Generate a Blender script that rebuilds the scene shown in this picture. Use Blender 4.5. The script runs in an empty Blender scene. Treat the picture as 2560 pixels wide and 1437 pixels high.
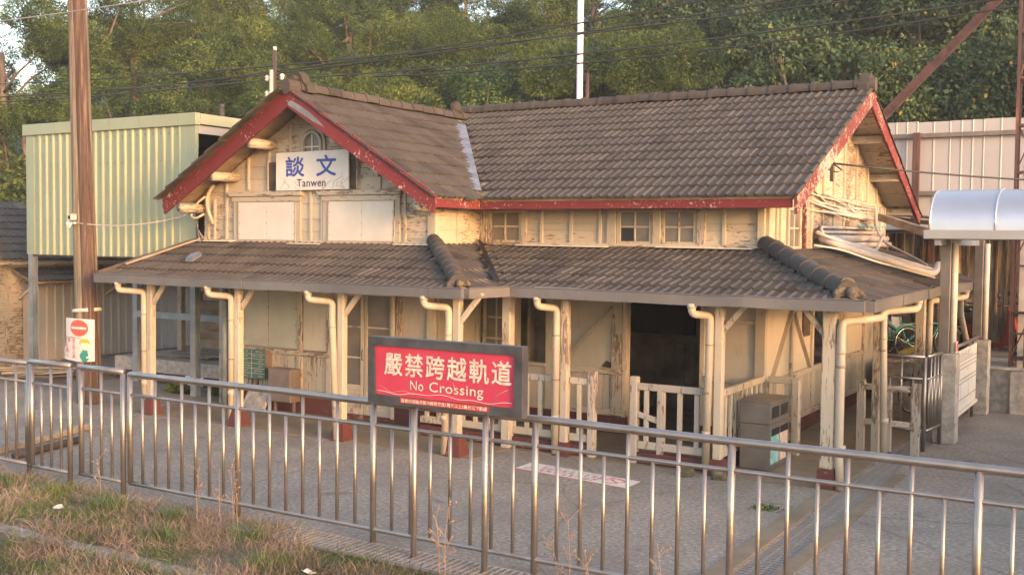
import bpy, math, random
import numpy as np
from mathutils import Vector, Matrix
random.seed(7); RNG = np.random.default_rng(11)
R = math.radians
C = bpy.context.scene.collection
scn = bpy.context.scene

# ------------------------------------------------------------------ camera, sky, sun, exposure
cam_d = bpy.data.cameras.new('camera'); cam = bpy.data.objects.new('camera', cam_d); C.objects.link(cam)
CAM_H = 3.2
pitch, yaw, roll = 0.0445, 0.54694, 0.01117
_fw = Vector((-math.sin(yaw)*math.cos(pitch), math.cos(yaw)*math.cos(pitch), -math.sin(pitch)))
_r = Vector((math.cos(yaw), math.sin(yaw), 0)); _u = _r.cross(_fw)
_r2 = _r*math.cos(roll) + _u*math.sin(roll); _u2 = -_r*math.sin(roll) + _u*math.cos(roll)
cam.matrix_world = Matrix(((_r2.x, _u2.x, -_fw.x, 0), (_r2.y, _u2.y, -_fw.y, 0), (_r2.z, _u2.z, -_fw.z, CAM_H), (0, 0, 0, 1)))
cam_d.lens = 37.92; cam_d.sensor_width = 36; cam_d.clip_end = 2000; cam_d.clip_start = .1
scn.camera = cam

SUN_EL, SUN_A = R(8.5), R(70)          # elevation; azimuth from -Y towards +X
sdir = Vector((math.cos(SUN_EL)*math.sin(SUN_A), -math.cos(SUN_EL)*math.cos(SUN_A), math.sin(SUN_EL)))
w = bpy.data.worlds.new('World'); scn.world = w; w.use_nodes = True
nt = w.node_tree; bg = nt.nodes['Background']
sky = nt.nodes.new('ShaderNodeTexSky'); sky.sky_type = 'NISHITA'; sky.sun_disc = False
sky.sun_elevation = SUN_EL; sky.sun_rotation = math.atan2(sdir.x, sdir.y)
sky.air_density = 1.0; sky.dust_density = 2.0; sky.ozone_density = 1.0
nt.links.new(sky.outputs[0], bg.inputs[0]); bg.inputs[1].default_value = 0.15
sun_d = bpy.data.lights.new('sun', 'SUN'); sun_d.energy = .78; sun_d.angle = R(10); sun_d.color = (1, .48, .21)
sun = bpy.data.objects.new('sun', sun_d); C.objects.link(sun); sun.location = (20, -10, 20)
sun.rotation_euler = sdir.to_track_quat('Z', 'Y').to_euler()
scn.view_settings.view_transform = 'Standard'; scn.view_settings.look = 'None'
scn.view_settings.exposure = 2.56; scn.view_settings.gamma = 1; scn.view_settings.use_curve_mapping = False
scn.view_settings.use_white_balance = True; scn.view_settings.white_balance_temperature = 7000; scn.view_settings.white_balance_tint = 18
scn.cycles.max_bounces = 6; scn.cycles.use_denoising = True

# ------------------------------------------------------------------ material helpers
class NT:
    def __init__(s, name):
        s.m = bpy.data.materials.new(name); s.m.use_nodes = True
        s.t = s.m.node_tree; s.b = s.t.nodes['Principled BSDF']
        s.geo = s.t.nodes.new('ShaderNodeNewGeometry')
    def n(s, typ, **kw):
        k = s.t.nodes.new(typ)
        for a, v in kw.items():
            if a.startswith('i_'):
                key = a[2:]; key = int(key) if key.isdigit() else key
                inp = k.inputs[key]
                if isinstance(v, bpy.types.NodeSocket): s.t.links.new(v, inp)
                else: inp.default_value = v
            else: setattr(k, a, v)
        return k
    def pos(s, sc=(1, 1, 1), loc=(0, 0, 0)):
        mp = s.n('ShaderNodeMapping'); s.t.links.new(s.geo.outputs['Position'], mp.inputs['Vector'])
        mp.inputs['Scale'].default_value = sc; mp.inputs['Location'].default_value = loc
        return mp.outputs[0]
    def noise(s, sc=1, detail=5, rough=.6, vec=None, stretch=(1, 1, 1), loc=(0, 0, 0)):
        k = s.n('ShaderNodeTexNoise'); k.inputs['Scale'].default_value = sc
        k.inputs['Detail'].default_value = detail; k.inputs['Roughness'].default_value = rough
        s.t.links.new(vec or s.pos(stretch, loc), k.inputs['Vector']); return k.outputs[0]
    def ramp(s, fac, stops, interp='LINEAR'):
        k = s.n('ShaderNodeValToRGB'); k.color_ramp.interpolation = interp
        e = k.color_ramp.elements
        while len(e) < len(stops): e.new(.5)
        for i, (p, c) in enumerate(stops):
            e[i].position = p; e[i].color = (*c, 1) if len(c) == 3 else c
        s.t.links.new(fac, k.inputs[0]); return k.outputs[0]
    def mix(s, fac, a, b, typ='MIX'):
        k = s.n('ShaderNodeMix'); k.data_type = 'RGBA'; k.blend_type = typ
        for i, v in ((0, fac), (6, a), (7, b)):
            if isinstance(v, bpy.types.NodeSocket): s.t.links.new(v, k.inputs[i])
            else: k.inputs[i].default_value = v if not isinstance(v, tuple) else (*v, 1)[:4]
        return k.outputs[2]
    def math(s, op, a, b=0.0):
        k = s.n('ShaderNodeMath', operation=op)
        for i, v in ((0, a), (1, b)):
            if isinstance(v, bpy.types.NodeSocket): s.t.links.new(v, k.inputs[i])
            else: k.inputs[i].default_value = v
        return k.outputs[0]
    def bump(s, h, st=.3, dist=.01):
        k = s.n('ShaderNodeBump'); k.inputs['Strength'].default_value = st; k.inputs['Distance'].default_value = dist
        s.t.links.new(h, k.inputs['Height']); s.t.links.new(k.outputs[0], s.b.inputs['Normal'])
    def col(s, c):
        if isinstance(c, bpy.types.NodeSocket): s.t.links.new(c, s.b.inputs['Base Color'])
        else: s.b.inputs['Base Color'].default_value = (*c, 1)
    def rough(s, r):
        if isinstance(r, bpy.types.NodeSocket): s.t.links.new(r, s.b.inputs['Roughness'])
        else: s.b.inputs['Roughness'].default_value = r
    def rnd(s):
        return s.n('ShaderNodeObjectInfo').outputs['Random']
MAT = {}
def plain(name, c, rough=.6, metal=0, var=.12, sc=3, spec=.5, stretch=(1, 1, 1)):
    k = NT(name); n = k.noise(sc, 4, .6, stretch=stretch)
    d = tuple(x*(1-var*1.6) for x in c); l = tuple(min(1, x*(1+var)) for x in c)
    k.col(k.ramp(n, [(.3, d), (.7, l)])); k.rough(rough); k.b.inputs['Metallic'].default_value = metal
    k.b.inputs['Specular IOR Level'].default_value = spec
    MAT[name] = k.m; return k.m
def peel(name, paint, under, thr, stretch, sc=9, under2=None, mod=.5, dirt=.25, chip=.06):
    """old paint: hairline cracks along the grain, chips down to the wood, dirty weathered patches"""
    k = NT(name)
    big = k.noise(.9, 3, .5, loc=(3, 1, 7)); fine = k.noise(sc, 7, .68, stretch=stretch)
    md = k.math('MULTIPLY', k.math('SUBTRACT', big, .5), mod)
    f = k.math('ADD', fine, md)
    st2 = tuple(min(1, x*3.2) for x in stretch)
    ch = k.math('ADD', k.noise(sc*.42, 6, .6, stretch=st2, loc=(4, 9, 2)), md)
    m1 = k.ramp(f, [(thr, (0, 0, 0)), (thr+.018, (1, 1, 1))]); m2 = k.ramp(ch, [(thr+chip, (0, 0, 0)), (thr+chip+.012, (1, 1, 1))])
    mask = k.math('MAXIMUM', m1, m2)
    grain = k.noise(40, 4, .6, stretch=stretch)
    p2 = k.noise(1.7, 5, .65, loc=(9, 2, 3))
    pc = k.mix(p2, tuple(x*(1-dirt) for x in paint), tuple(min(1, x*(1+dirt*.4)) for x in paint))
    pc = k.mix(k.math('MULTIPLY', k.ramp(k.noise(6, 6, .7, stretch=(1, 1, .35), loc=(1, 6, 4)), [(.52, (0, 0, 0)), (.72, (1, 1, 1))]), .45), pc, tuple(x*.62 for x in paint))
    uc = k.mix(grain, tuple(x*.6 for x in under), under2 or tuple(x*1.6 for x in under))
    v = k.ramp(k.rnd(), [(0, (.86, .86, .88)), (1, (1.08, 1.06, 1.03))])
    k.col(k.mix(1.0, k.mix(mask, pc, uc), v, 'MULTIPLY')); k.rough(.8); k.b.inputs['Specular IOR Level'].default_value = .3
    h = k.math('SUBTRACT', k.math('MULTIPLY', grain, .3), mask); k.bump(h, .5, .004)
    MAT[name] = k.m; return k.m
HOR, VER = (.12, .12, 1), (1, 1, .12)
CREAM = (.455, .402, .325); WOOD = (.17, .125, .095)
peel('cream_h', CREAM, WOOD, .605, HOR, 44)
peel('cream_h2', CREAM, WOOD, .56, HOR, 40, mod=.6)
peel('cream_v', CREAM, WOOD, .635, VER, 40)
peel('cream_v2', (.44, .388, .312), WOOD, .585, VER, 36, mod=.6)
peel('cream_v3', (.42, .368, .308), (.16, .12, .10), .545, VER, 34, mod=.5, chip=.02)
peel('cream_wall', (.46, .415, .345), (.3, .22, .15), .72, (.5, .5, .5), 14, mod=.4)
peel('maroon', (.165, .030, .034), (.42, .35, .33), .625, (1, 1, 1), 20, under2=(.48, .41, .38), dirt=.25)
peel('maroon_worn', (.155, .036, .038), (.40, .32, .30), .545, (1, 1, 1), 22, under2=(.48, .4, .36), dirt=.3, chip=.03)
peel('maroon_base', (.115, .038, .034), (.2, .15, .125), .64, (1, 1, 1), 12, dirt=.4)
plain('cream_panel', (.54, .51, .465), .6, var=.06, sc=2)
plain('green_panel', (.36, .35, .285), .6, var=.08, sc=2)
plain('pvc', (.41, .355, .28), .5, var=.14, sc=3, stretch=(1, 1, .3))
plain('conduit', (.58, .52, .48), .5, var=.1)
plain('wire_white', (.6, .55, .47), .6)
plain('steel_blue', (.20, .235, .265), .5, .0, .2, 3)
plain('rust_red', (.085, .042, .038), .8, var=.35, sc=5)
plain('white_pole', (.75, .72, .70), .5, var=.08)
plain('black', (.012, .012, .013), .5)
plain('rubber', (.02, .02, .02), .8)
plain('porcelain', (.6, .56, .5), .3, var=.05)
plain('cable', (.03, .03, .032), .6)
plain('cable_grey', (.28, .27, .27), .6)
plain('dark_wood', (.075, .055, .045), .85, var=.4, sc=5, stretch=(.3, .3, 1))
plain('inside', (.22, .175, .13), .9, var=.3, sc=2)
plain('old_board', (.30, .23, .165), .85, var=.3, sc=6, stretch=(.3, .3, 1))
plain('sign_red', (.46, .042, .085), .35, var=.10, sc=2)
plain('sign_red2', (.45, .03, .035), .45)
plain('sign_white', (.62, .60, .57), .5, var=.05)
plain('sign_ink_red', (.72, .10, .06), .6, var=.03)
plain('sign_blue', (.035, .07, .33), .5)
plain('sign_dark', (.03, .035, .06), .5)
plain('sign_green', (.05, .125, .10), .45, var=.15)
plain('letter', (.62, .53, .45), .5, var=.25, sc=25)
plain('helmet', (.85, .42, .03), .5); plain('skin_print', (.85, .68, .56), .5); plain('overall', (.02, .27, .20), .5)
plain('paint_red_faded', (.55, .17, .12), .8, var=.35, sc=25); plain('paint_grey_faded', (.35, .34, .36), .8, var=.3, sc=25)
plain('teal', (.06, .44, .42), .3); plain('red_plastic', (.20, .013, .012), .25); plain('chrome', (.6, .6, .6), .2, 1)
plain('tarp', (.3, .28, .07), .7); plain('brown_seat', (.06, .04, .03), .5)
plain('frame_grey', (.075, .076, .085), .4, .35, .25, 5)
plain('lead', (.17, .182, .215), .55, .0, .25, 5)
plain('bronze_alu', (.185, .165, .15), .42, .4, .15, 3)
plain('box_metal', (.21, .17, .145), .45, .3, .15, 3)
plain('steel_flat', (.42, .40, .39), .4, .6, .06, 2)
plain('old_conc', (.38, .34, .30), .9, var=.25, sc=8)
plain('kerb_conc', (.24, .20, .165), .95, var=.35, sc=7)
plain('teal_paint', (.25, .5, .48), .6, var=.25, sc=12); plain('pink_paint', (.62, .44, .36), .6, var=.2, sc=12)
plain('litter', (.45, .44, .43), .7)

def make_gutter():
    k = NT('gutter'); n = k.noise(.7, 4, .6); n2 = k.noise(7, 4, .6)
    c = k.ramp(n, [(.3, (.12, .112, .112)), (.7, (.20, .185, .18))])
    k.col(k.mix(k.ramp(n2, [(.6, (0, 0, 0)), (.75, (1, 1, 1))]), c, (.15, .12, .10))); k.rough(.42); k.b.inputs['Metallic'].default_value = .35
    MAT['gutter'] = k.m
make_gutter()
def make_stainless():
    k = NT('stainless'); n = k.noise(4, 3, .6); n2 = k.noise(22, 5, .7)
    k.col(k.ramp(n, [(.3, (.27, .243, .224)), (.7, (.36, .325, .302))]))
    k.rough(k.ramp(n2, [(.3, (.34, .34, .34)), (.75, (.5, .5, .5))])); k.b.inputs['Metallic'].default_value = .85
    MAT['stainless'] = k.m
    k = NT('barrel_metal'); n = k.noise(1.5, 3, .5)
    k.col(k.ramp(n, [(.3, (.52, .52, .54)), (.7, (.60, .60, .62))])); k.rough(.36); k.b.inputs['Metallic'].default_value = .8
    MAT['barrel_metal'] = k.m
make_stainless()
def make_tile():
    for name, dark, rnd in (('tile', 1, True), ('tile_joined', 1, False), ('tile_cap', .85, True)):
        k = NT(name); n = k.noise(2.2, 6, .65); n2 = k.noise(34, 6, .7); n3 = k.noise(.5, 3, .5, loc=(5, 5, 5))
        a = tuple(x*dark for x in (.047, .043, .041)); b = tuple(x*dark for x in (.093, .0845, .079))
        c = k.ramp(n, [(.25, a), (.7, b)])
        c = k.mix(k.math('MULTIPLY', n3, .5), c, (.098, .083, .074))
        spk = k.ramp(n2, [(.62, (0, 0, 0)), (.74, (1, 1, 1))])
        c = k.mix(k.math('MULTIPLY', spk, .32), c, (.26, .235, .21))
        lich = k.ramp(k.noise(9, 5, .7, loc=(2, 8, 1)), [(.66, (0, 0, 0)), (.72, (1, 1, 1))])
        c = k.mix(k.math('MULTIPLY', lich, .35), c, (.05, .048, .044))
        stn = k.ramp(k.noise(1.3, 6, .7, stretch=(1, .35, .35), loc=(7, 3, 1)), [(.5, (0, 0, 0)), (.68, (1, 1, 1))]); c = k.mix(k.math('MULTIPLY', stn, .45), c, (.045, .042, .038))
        if rnd: v = k.rnd()
        else: v = k.geo.outputs['Random Per Island']
        c = k.mix(1.0, c, k.ramp(v, [(0, (.66, .66, .68)), (.10, (.9, .9, .91)), (.9, (1.05, 1.04, 1.03)), (1, (1.35, 1.30, 1.24))]), 'MULTIPLY')
        k.col(c); k.rough(.92); k.b.inputs['Specular IOR Level'].default_value = .2; k.bump(n2, .45, .006)
        MAT[name] = k.m
make_tile()
def make_moss():
    k = NT('mossy_mortar'); n = k.noise(14, 6, .7)
    k.col(k.ramp(n, [(.35, (.045, .04, .035)), (.52, (.095, .078, .058)), (.72, (.22, .17, .11))])); k.rough(.95); k.bump(n, 1, .02)
    MAT['moss'] = k.m
make_moss()
def make_concrete():
    k = NT('yard_concrete')
    n = k.noise(.9, 6, .62); s = k.noise(17, 9, .76, stretch=(1, 1.5, 1)); f = k.noise(70, 4, .7); lg = k.noise(.22, 3, .5)
    c = k.ramp(s, [(.37, (.175, .143, .113)), (.5, (.265, .222, .18)), (.61, (.46, .40, .335))])
    c = k.mix(k.math('MULTIPLY', k.ramp(n, [(.42, (0, 0, 0)), (.62, (1, 1, 1))]), .5), c, (.165, .138, .113))
    c = k.mix(k.math('MULTIPLY', k.ramp(f, [(.58, (0, 0, 0)), (.7, (1, 1, 1))]), .5), c, (.40, .37, .34))
    wrn = k.ramp(k.noise(2.6, 7, .72, stretch=(1, 1.3, 1), loc=(3, 8, 0)), [(.54, (0, 0, 0)), (.66, (1, 1, 1))]); c = k.mix(k.math('MULTIPLY', wrn, .4), c, (.35, .308, .26))
    c = k.mix(k.math('MULTIPLY', lg, .3), c, (.15, .13, .11))
    spot = k.ramp(k.noise(1.6, 4, .5, loc=(1, 2, 0)), [(.66, (0, 0, 0)), (.74, (1, 1, 1))]); c = k.mix(k.math('MULTIPLY', spot, .55), c, (.10, .085, .07))
    vor = k.n('ShaderNodeTexVoronoi', feature='DISTANCE_TO_EDGE'); vor.inputs['Scale'].default_value = .33
    wob = k.n('ShaderNodeMix'); wob.data_type = 'VECTOR'; wob.inputs[0].default_value = .12
    nz = k.n('ShaderNodeTexNoise'); nz.inputs['Scale'].default_value = 1.5; k.t.links.new(k.geo.outputs['Position'], nz.inputs['Vector'])
    k.t.links.new(k.geo.outputs['Position'], wob.inputs[4]); k.t.links.new(nz.outputs[1], wob.inputs[5]); k.t.links.new(wob.outputs[1], vor.inputs['Vector'])
    crack = k.ramp(vor.outputs['Distance'], [(.0, (1, 1, 1)), (.006, (0, 0, 0))])
    c = k.mix(k.math('MULTIPLY', crack, .35), c, (.05, .042, .035))
    k.col(c); k.rough(.9); k.b.inputs['Specular IOR Level'].default_value = .25; k.bump(s, .15, .006)
    MAT['yard'] = k.m
    k = NT('porch_concrete'); n = k.noise(2, 6, .65); f = k.noise(20, 5, .7)
    c = k.ramp(n, [(.3, (.15, .112, .072)), (.7, (.24, .185, .125))])
    c = k.mix(k.math('MULTIPLY', k.ramp(f, [(.62, (0, 0, 0)), (.7, (1, 1, 1))]), .4), c, (.34, .3, .25))
    k.col(c); k.rough(.9); k.bump(f, .3, .005); MAT['porch_floor'] = k.m
    k = NT('earth'); n = k.noise(3, 7, .7); n2 = k.noise(25, 5, .7)
    c = k.ramp(n, [(.3, (.10, .078, .052)), (.55, (.175, .128, .09)), (.75, (.22, .165, .12))])
    k.col(k.mix(k.math('MULTIPLY', n2, .5), c, (.09, .075, .05))); k.rough(1); k.bump(n2, .8, .02); MAT['earth'] = k.m
    k = NT('hill_soil'); n = k.noise(1.5, 7, .7); k.col(k.ramp(n, [(.35, (.012, .022, .012)), (.7, (.035, .055, .022))])); k.rough(1); MAT['hill'] = k.m
make_concrete()
def make_glass():
    for nm, c0, c1, r in (('dusty_glass', (.105, .094, .082), (.17, .152, .132), .22), ('dark_glass', (.006, .006, .006), (.014, .013, .012), .06)):
        k = NT(nm); n = k.noise(2.5, 5, .6); k.col(k.ramp(n, [(.3, c0), (.7, c1)])); k.rough(r); MAT[nm] = k.m
make_glass()
def make_metal_sheet(name, c, stain, thr, dirtc=(.14, .07, .04)):
    k = NT(name); n = k.noise(1.2, 4, .6); s = k.noise(7, 6, .7, stretch=(1, 1, .08))
    m = k.ramp(s, [(thr, (0, 0, 0)), (thr+.12, (1, 1, 1))])
    base = k.ramp(n, [(.3, tuple(x*.88 for x in c)), (.7, c)])
    k.col(k.mix(k.math('MULTIPLY', m, stain), base, dirtc)); k.rough(.5); MAT[name] = k.m
make_metal_sheet('green_sheet', (.29, .335, .235), .3, .56, (.16, .15, .09))
make_metal_sheet('green_rib', (.335, .365, .25), .15, .6)
make_metal_sheet('white_sheet', (.43, .41, .415), .35, .62)
make_metal_sheet('grey_sheet', (.36, .345, .325), .35, .6)
make_metal_sheet('rusty_sheet', (.30, .235, .155), .95, .44, (.075, .042, .026))
make_metal_sheet('rust_steel', (.085, .042, .036), .8, .55, (.30, .12, .035))
def make_pole():
    k = NT('pole_wood'); s = k.noise(24, 7, .75, stretch=(1, 1, .03)); s2 = k.noise(2.2, 5, .6, stretch=(1, 1, .25))
    c = k.ramp(s, [(.3, (.045, .028, .022)), (.42, (.145, .10, .078)), (.53, (.24, .18, .145)), (.66, (.44, .38, .32))])
    g = k.ramp(s2, [(.4, (0, 0, 0)), (.6, (1, 1, 1))])
    k.col(k.mix(k.math('MULTIPLY', g, .5), c, (.13, .125, .065))); k.rough(.9); k.bump(s, 1, .03); MAT['pole_wood'] = k.m
    k = NT('pole_dark'); s = k.noise(20, 7, .75, stretch=(1, 1, .03)); k.col(k.ramp(s, [(.32, (.025, .016, .013)), (.5, (.085, .052, .042)), (.62, (.165, .11, .088)), (.75, (.33, .27, .22))])); k.rough(.9); k.bump(s, 1, .03); MAT['pole_dark'] = k.m
    k = NT('bark'); s = k.noise(6, 5, .7, stretch=(1, 1, .2)); k.col(k.ramp(s, [(.3, (.06, .045, .032)), (.7, (.20, .15, .11))])); k.rough(.95); MAT['bark'] = k.m
    plain('pale_branch', (.15, .115, .09), .9, var=.3)
make_pole()
def make_leaf(name, dark, mid, light, trans=.25, yellow=None):
    k = NT(name)
    n = k.noise(.55, 3, .5); isl = k.geo.outputs['Random Per Island']
    f = k.math('ADD', k.math('MULTIPLY', n, .82), k.math('MULTIPLY', isl, .24))
    c = k.ramp(f, [(.36, dark), (.53, mid), (.74, light)])
    if yellow: c = k.mix(k.ramp(isl, [(.988, (0, 0, 0)), (.99, (1, 1, 1))]), c, yellow)
    rv = k.ramp(k.rnd(), [(0, (.8, .86, .9)), (1, (1.2, 1.1, .95))])
    c = k.mix(1.0, c, rv, 'MULTIPLY')
    k.col(c); k.rough(.6); k.b.inputs['Specular IOR Level'].default_value = .3
    tr = k.n('ShaderNodeBsdfTranslucent'); k.t.links.new(c, tr.inputs[0])
    mx = k.n('ShaderNodeMixShader'); mx.inputs[0].default_value = trans
    k.t.links.new(k.b.outputs[0], mx.inputs[1]); k.t.links.new(tr.outputs[0], mx.inputs[2])
    k.t.links.new(mx.outputs[0], k.t.nodes['Material Output'].inputs[0]); MAT[name] = k.m
make_leaf('leaf_acacia', (.020, .044, .014), (.075, .122, .030), (.195, .25, .060))  # clump tone range widened to paint lit tops and dark gaps into the leaves
make_leaf('leaf_broad', (.012, .038, .014), (.042, .095, .03), (.13, .20, .058))
make_leaf('leaf_dark', (.015, .038, .018), (.05, .096, .038), (.13, .185, .075), yellow=(.45, .28, .03))
make_leaf('leaf_vine', (.03, .052, .014), (.065, .095, .024), (.125, .15, .04))
make_leaf('grass_green', (.045, .08, .025), (.10, .15, .045), (.20, .235, .085), .25)
make_leaf('grass_dry', (.17, .12, .095), (.30, .215, .17), (.45, .35, .285), .25)

# ------------------------------------------------------------------ mesh helpers
WORLD = {}
def fin(o, parent=None, label=None, cat=None, group=None, kind=None):
    C.objects.link(o)
    if parent is not None:
        o.parent = parent; o.matrix_parent_inverse = WORLD[parent.name].inverted()
    WORLD[o.name] = o.matrix_basis.copy()
    if label: o['label'] = label
    if cat: o['category'] = cat
    if group: o['group'] = group
    if kind: o['kind'] = kind
    return o
def thing(name, label, cat, loc, group=None):
    o = bpy.data.objects.new(name, None); o.location = loc; o.empty_display_size = .2
    o.matrix_basis = Matrix.Translation(loc)
    return fin(o, None, label, cat, group)
def V(*a): return Vector(a if len(a) == 3 else a[0])
class MB:
    def __init__(s): s.v = []; s.f = []; s.mi = []; s.cur = 0
    def add(s, vs, fs):
        b = len(s.v); s.v.extend(tuple(v) for v in vs)
        for f in fs: s.f.append(tuple(i+b for i in f)); s.mi.append(s.cur)
        return s
    def frame(s, p, a, b, c, ha, hb, hc, ch=0):
        p, a, b, c = V(p), V(a), V(b), V(c)
        if ch <= 0 or ch*2 >= min(ha, hb, hc)*2*.95:
            vs = [p+a*(i*ha)+b*(j*hb)+c*(k*hc) for i in (-1, 1) for j in (-1, 1) for k in (-1, 1)]
            return s.add(vs, [(0, 1, 3, 2), (4, 6, 7, 5), (0, 4, 5, 1), (2, 3, 7, 6), (0, 2, 6, 4), (1, 5, 7, 3)])
        vs = []; idx = {}
        for i in (-1, 1):
            for j in (-1, 1):
                for k in (-1, 1):
                    for ax in range(3):
                        d = [ha-ch, hb-ch, hc-ch]; d[ax] += ch
                        idx[(i, j, k, ax)] = len(vs); vs.append(p+a*(i*d[0])+b*(j*d[1])+c*(k*d[2]))
        fs = []
        for sg in (-1, 1):
            q = [(-1, -1), (1, -1), (1, 1), (-1, 1)]
            fs.append([idx[(sg, x, y, 0)] for x, y in q]); fs.append([idx[(x, sg, y, 1)] for x, y in q]); fs.append([idx[(x, y, sg, 2)] for x, y in q])
        for x in (-1, 1):
            for y in (-1, 1):
                fs.append([idx[(x, y, -1, 0)], idx[(x, y, 1, 0)], idx[(x, y, 1, 1)], idx[(x, y, -1, 1)]])
                fs.append([idx[(x, -1, y, 0)], idx[(x, 1, y, 0)], idx[(x, 1, y, 2)], idx[(x, -1, y, 2)]])
                fs.append([idx[(-1, x, y, 1)], idx[(1, x, y, 1)], idx[(1, x, y, 2)], idx[(-1, x, y, 2)]])
        for i in (-1, 1):
            for j in (-1, 1):
                for k in (-1, 1): fs.append([idx[(i, j, k, 0)], idx[(i, j, k, 1)], idx[(i, j, k, 2)]])
        return s.add(vs, fs)
    def box(s, x0, x1, y0, y1, z0, z1, ch=0):
        return s.frame(((x0+x1)/2, (y0+y1)/2, (z0+z1)/2), (1, 0, 0), (0, 1, 0), (0, 0, 1), abs(x1-x0)/2, abs(y1-y0)/2, abs(z1-z0)/2, ch)
    def beam(s, p0, p1, wd, ht, up=(0, 0, 1), ch=0):
        p0, p1 = V(p0), V(p1); a = (p1-p0); L = a.length; a.normalize(); u = V(up)
        b = u.cross(a)
        if b.length < 1e-5: b = V(1, 0, 0).cross(a)
        b.normalize(); c = a.cross(b)
        return s.frame((p0+p1)/2, a, b, c, L/2, wd/2, ht/2, ch)
    def prism(s, poly, ext):
        n = len(poly); e = V(ext); vs = [V(p) for p in poly] + [V(p)+e for p in poly]
        fs = [tuple(range(n))[::-1], tuple(range(n, 2*n))] + [(i, (i+1) % n, (i+1) % n+n, i+n) for i in range(n)]
        return s.add(vs, fs)
    def tube(s, path, r, n=8, cap=True, closed=False):
        P = [V(p) for p in path]; m = len(P); rs = r if isinstance(r, (list, tuple)) else [r]*m
        T = []
        for i in range(m):
            if closed: t = P[(i+1) % m]-P[i-1]
            else: t = P[min(i+1, m-1)]-P[max(i-1, 0)]
            T.append(t.normalized())
        u = T[0].orthogonal().normalized(); vs = []
        for i in range(m):
            u = (u-T[i]*u.dot(T[i]));
            if u.length < 1e-6: u = T[i].orthogonal()
            u.normalize(); b = T[i].cross(u)
            for j in range(n):
                a = 2*math.pi*j/n; vs.append(P[i]+(u*math.cos(a)+b*math.sin(a))*rs[i])
        fs = []
        for i in range(m if closed else m-1):
            i2 = (i+1) % m
            for j in range(n): fs.append((i*n+j, i*n+(j+1) % n, i2*n+(j+1) % n, i2*n+j))
        if cap and not closed:
            fs.append(tuple(range(n))[::-1]); fs.append(tuple(range((m-1)*n, m*n)))
        return s.add(vs, fs)
    def grid(s, rows):
        m = len(rows[0]); vs = [p for r in rows for p in r]
        return s.add(vs, [(i*m+j, i*m+j+1, (i+1)*m+j+1, (i+1)*m+j) for i in range(len(rows)-1) for j in range(m-1)])
    def mesh(s, name, mats, smooth=False):
        me = bpy.data.meshes.new(name); me.from_pydata(s.v, [], s.f); me.validate(clean_customdata=False)
        for m in (mats if isinstance(mats, (list, tuple)) else [mats]): me.materials.append(MAT[m])
        if isinstance(mats, (list, tuple)) and len(me.polygons) == len(s.mi): me.polygons.foreach_set('material_index', s.mi)
        if smooth: me.polygons.foreach_set('use_smooth', [True]*len(me.polygons))
        me.update(); return me
    def obj(s, name, mats, parent=None, label=None, cat=None, group=None, kind=None, smooth=False):
        o = bpy.data.objects.new(name, s.mesh(name, mats, smooth)); return fin(o, parent, label, cat, group, kind)
def smooth_tube(path, r, name, mat, parent=None, n=8, **kw): return MB().tube(path, r, n).obj(name, mat, parent, smooth=True, **kw)
def inst(me, name, parent, M=None, **kw):
    o = bpy.data.objects.new(name, me)
    if M is not None: o.matrix_basis = M
    return fin(o, parent, **kw)
def elbowpath(pts, r=.06, n=4):
    P = [V(p) for p in pts]; out = [P[0]]
    for i in range(1, len(P)-1):
        a = (P[i-1]-P[i]); b = (P[i+1]-P[i]); ra = min(r, a.length*.49, b.length*.49); a.normalize(); b.normalize()
        p0, p1 = P[i]+a*ra, P[i]+b*ra
        for k in range(n+1):
            t = k/n; out.append(p0*(1-t)**2+P[i]*2*t*(1-t)+p1*t*t)
    out.append(P[-1]); return out
def sag(p0, p1, s, n=14):
    p0, p1 = V(p0), V(p1)
    return [p0.lerp(p1, i/n)-V(0, 0, s*4*(i/n)*(1-i/n)) for i in range(n+1)]
def text_obj(s, org, right, up, wid, hgt, mat, parent, bold=0.0, name='lettering', thick=.002, spacing=1.0):
    """lettering fitted into a wid x hgt field whose lower left corner is org"""
    cu = bpy.data.curves.new('t', 'FONT'); cu.body = s; cu.size = 1; cu.resolution_u = 3; cu.space_character = spacing
    to = bpy.data.objects.new('t', cu); C.objects.link(to)
    bpy.context.view_layer.update()
    me = bpy.data.meshes.new_from_object(to.evaluated_get(bpy.context.evaluated_depsgraph_get()))
    bpy.data.objects.remove(to); bpy.data.curves.remove(cu)
    n = len(me.vertices); co = np.empty(n*3); me.vertices.foreach_get('co', co); co = co.reshape(-1, 3)
    mn, mx = co.min(0), co.max(0); a = (co[:, 0]-mn[0])/(mx[0]-mn[0])*wid; b = (co[:, 1]-mn[1])/(mx[1]-mn[1])*hgt
    rt, upv = V(right).normalized(), V(up).normalized(); nn = rt.cross(upv)
    fs = [tuple(p.vertices) for p in me.polygons]; m = MB(); bo = bold*hgt
    for k, (dx, dy) in enumerate(((0, 0), (1, 0), (-1, 0), (0, 1), (0, -1)) if bold else ((0, 0),)):
        P = np.array(org)[None]+np.outer(a+dx*bo, rt)+np.outer(b+dy*bo, upv)+np.array(nn)[None]*(thick+.0003*k)
        m.add([tuple(q) for q in P], fs)
    bpy.data.meshes.remove(me)
    return m.obj(name, mat, parent)

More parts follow.
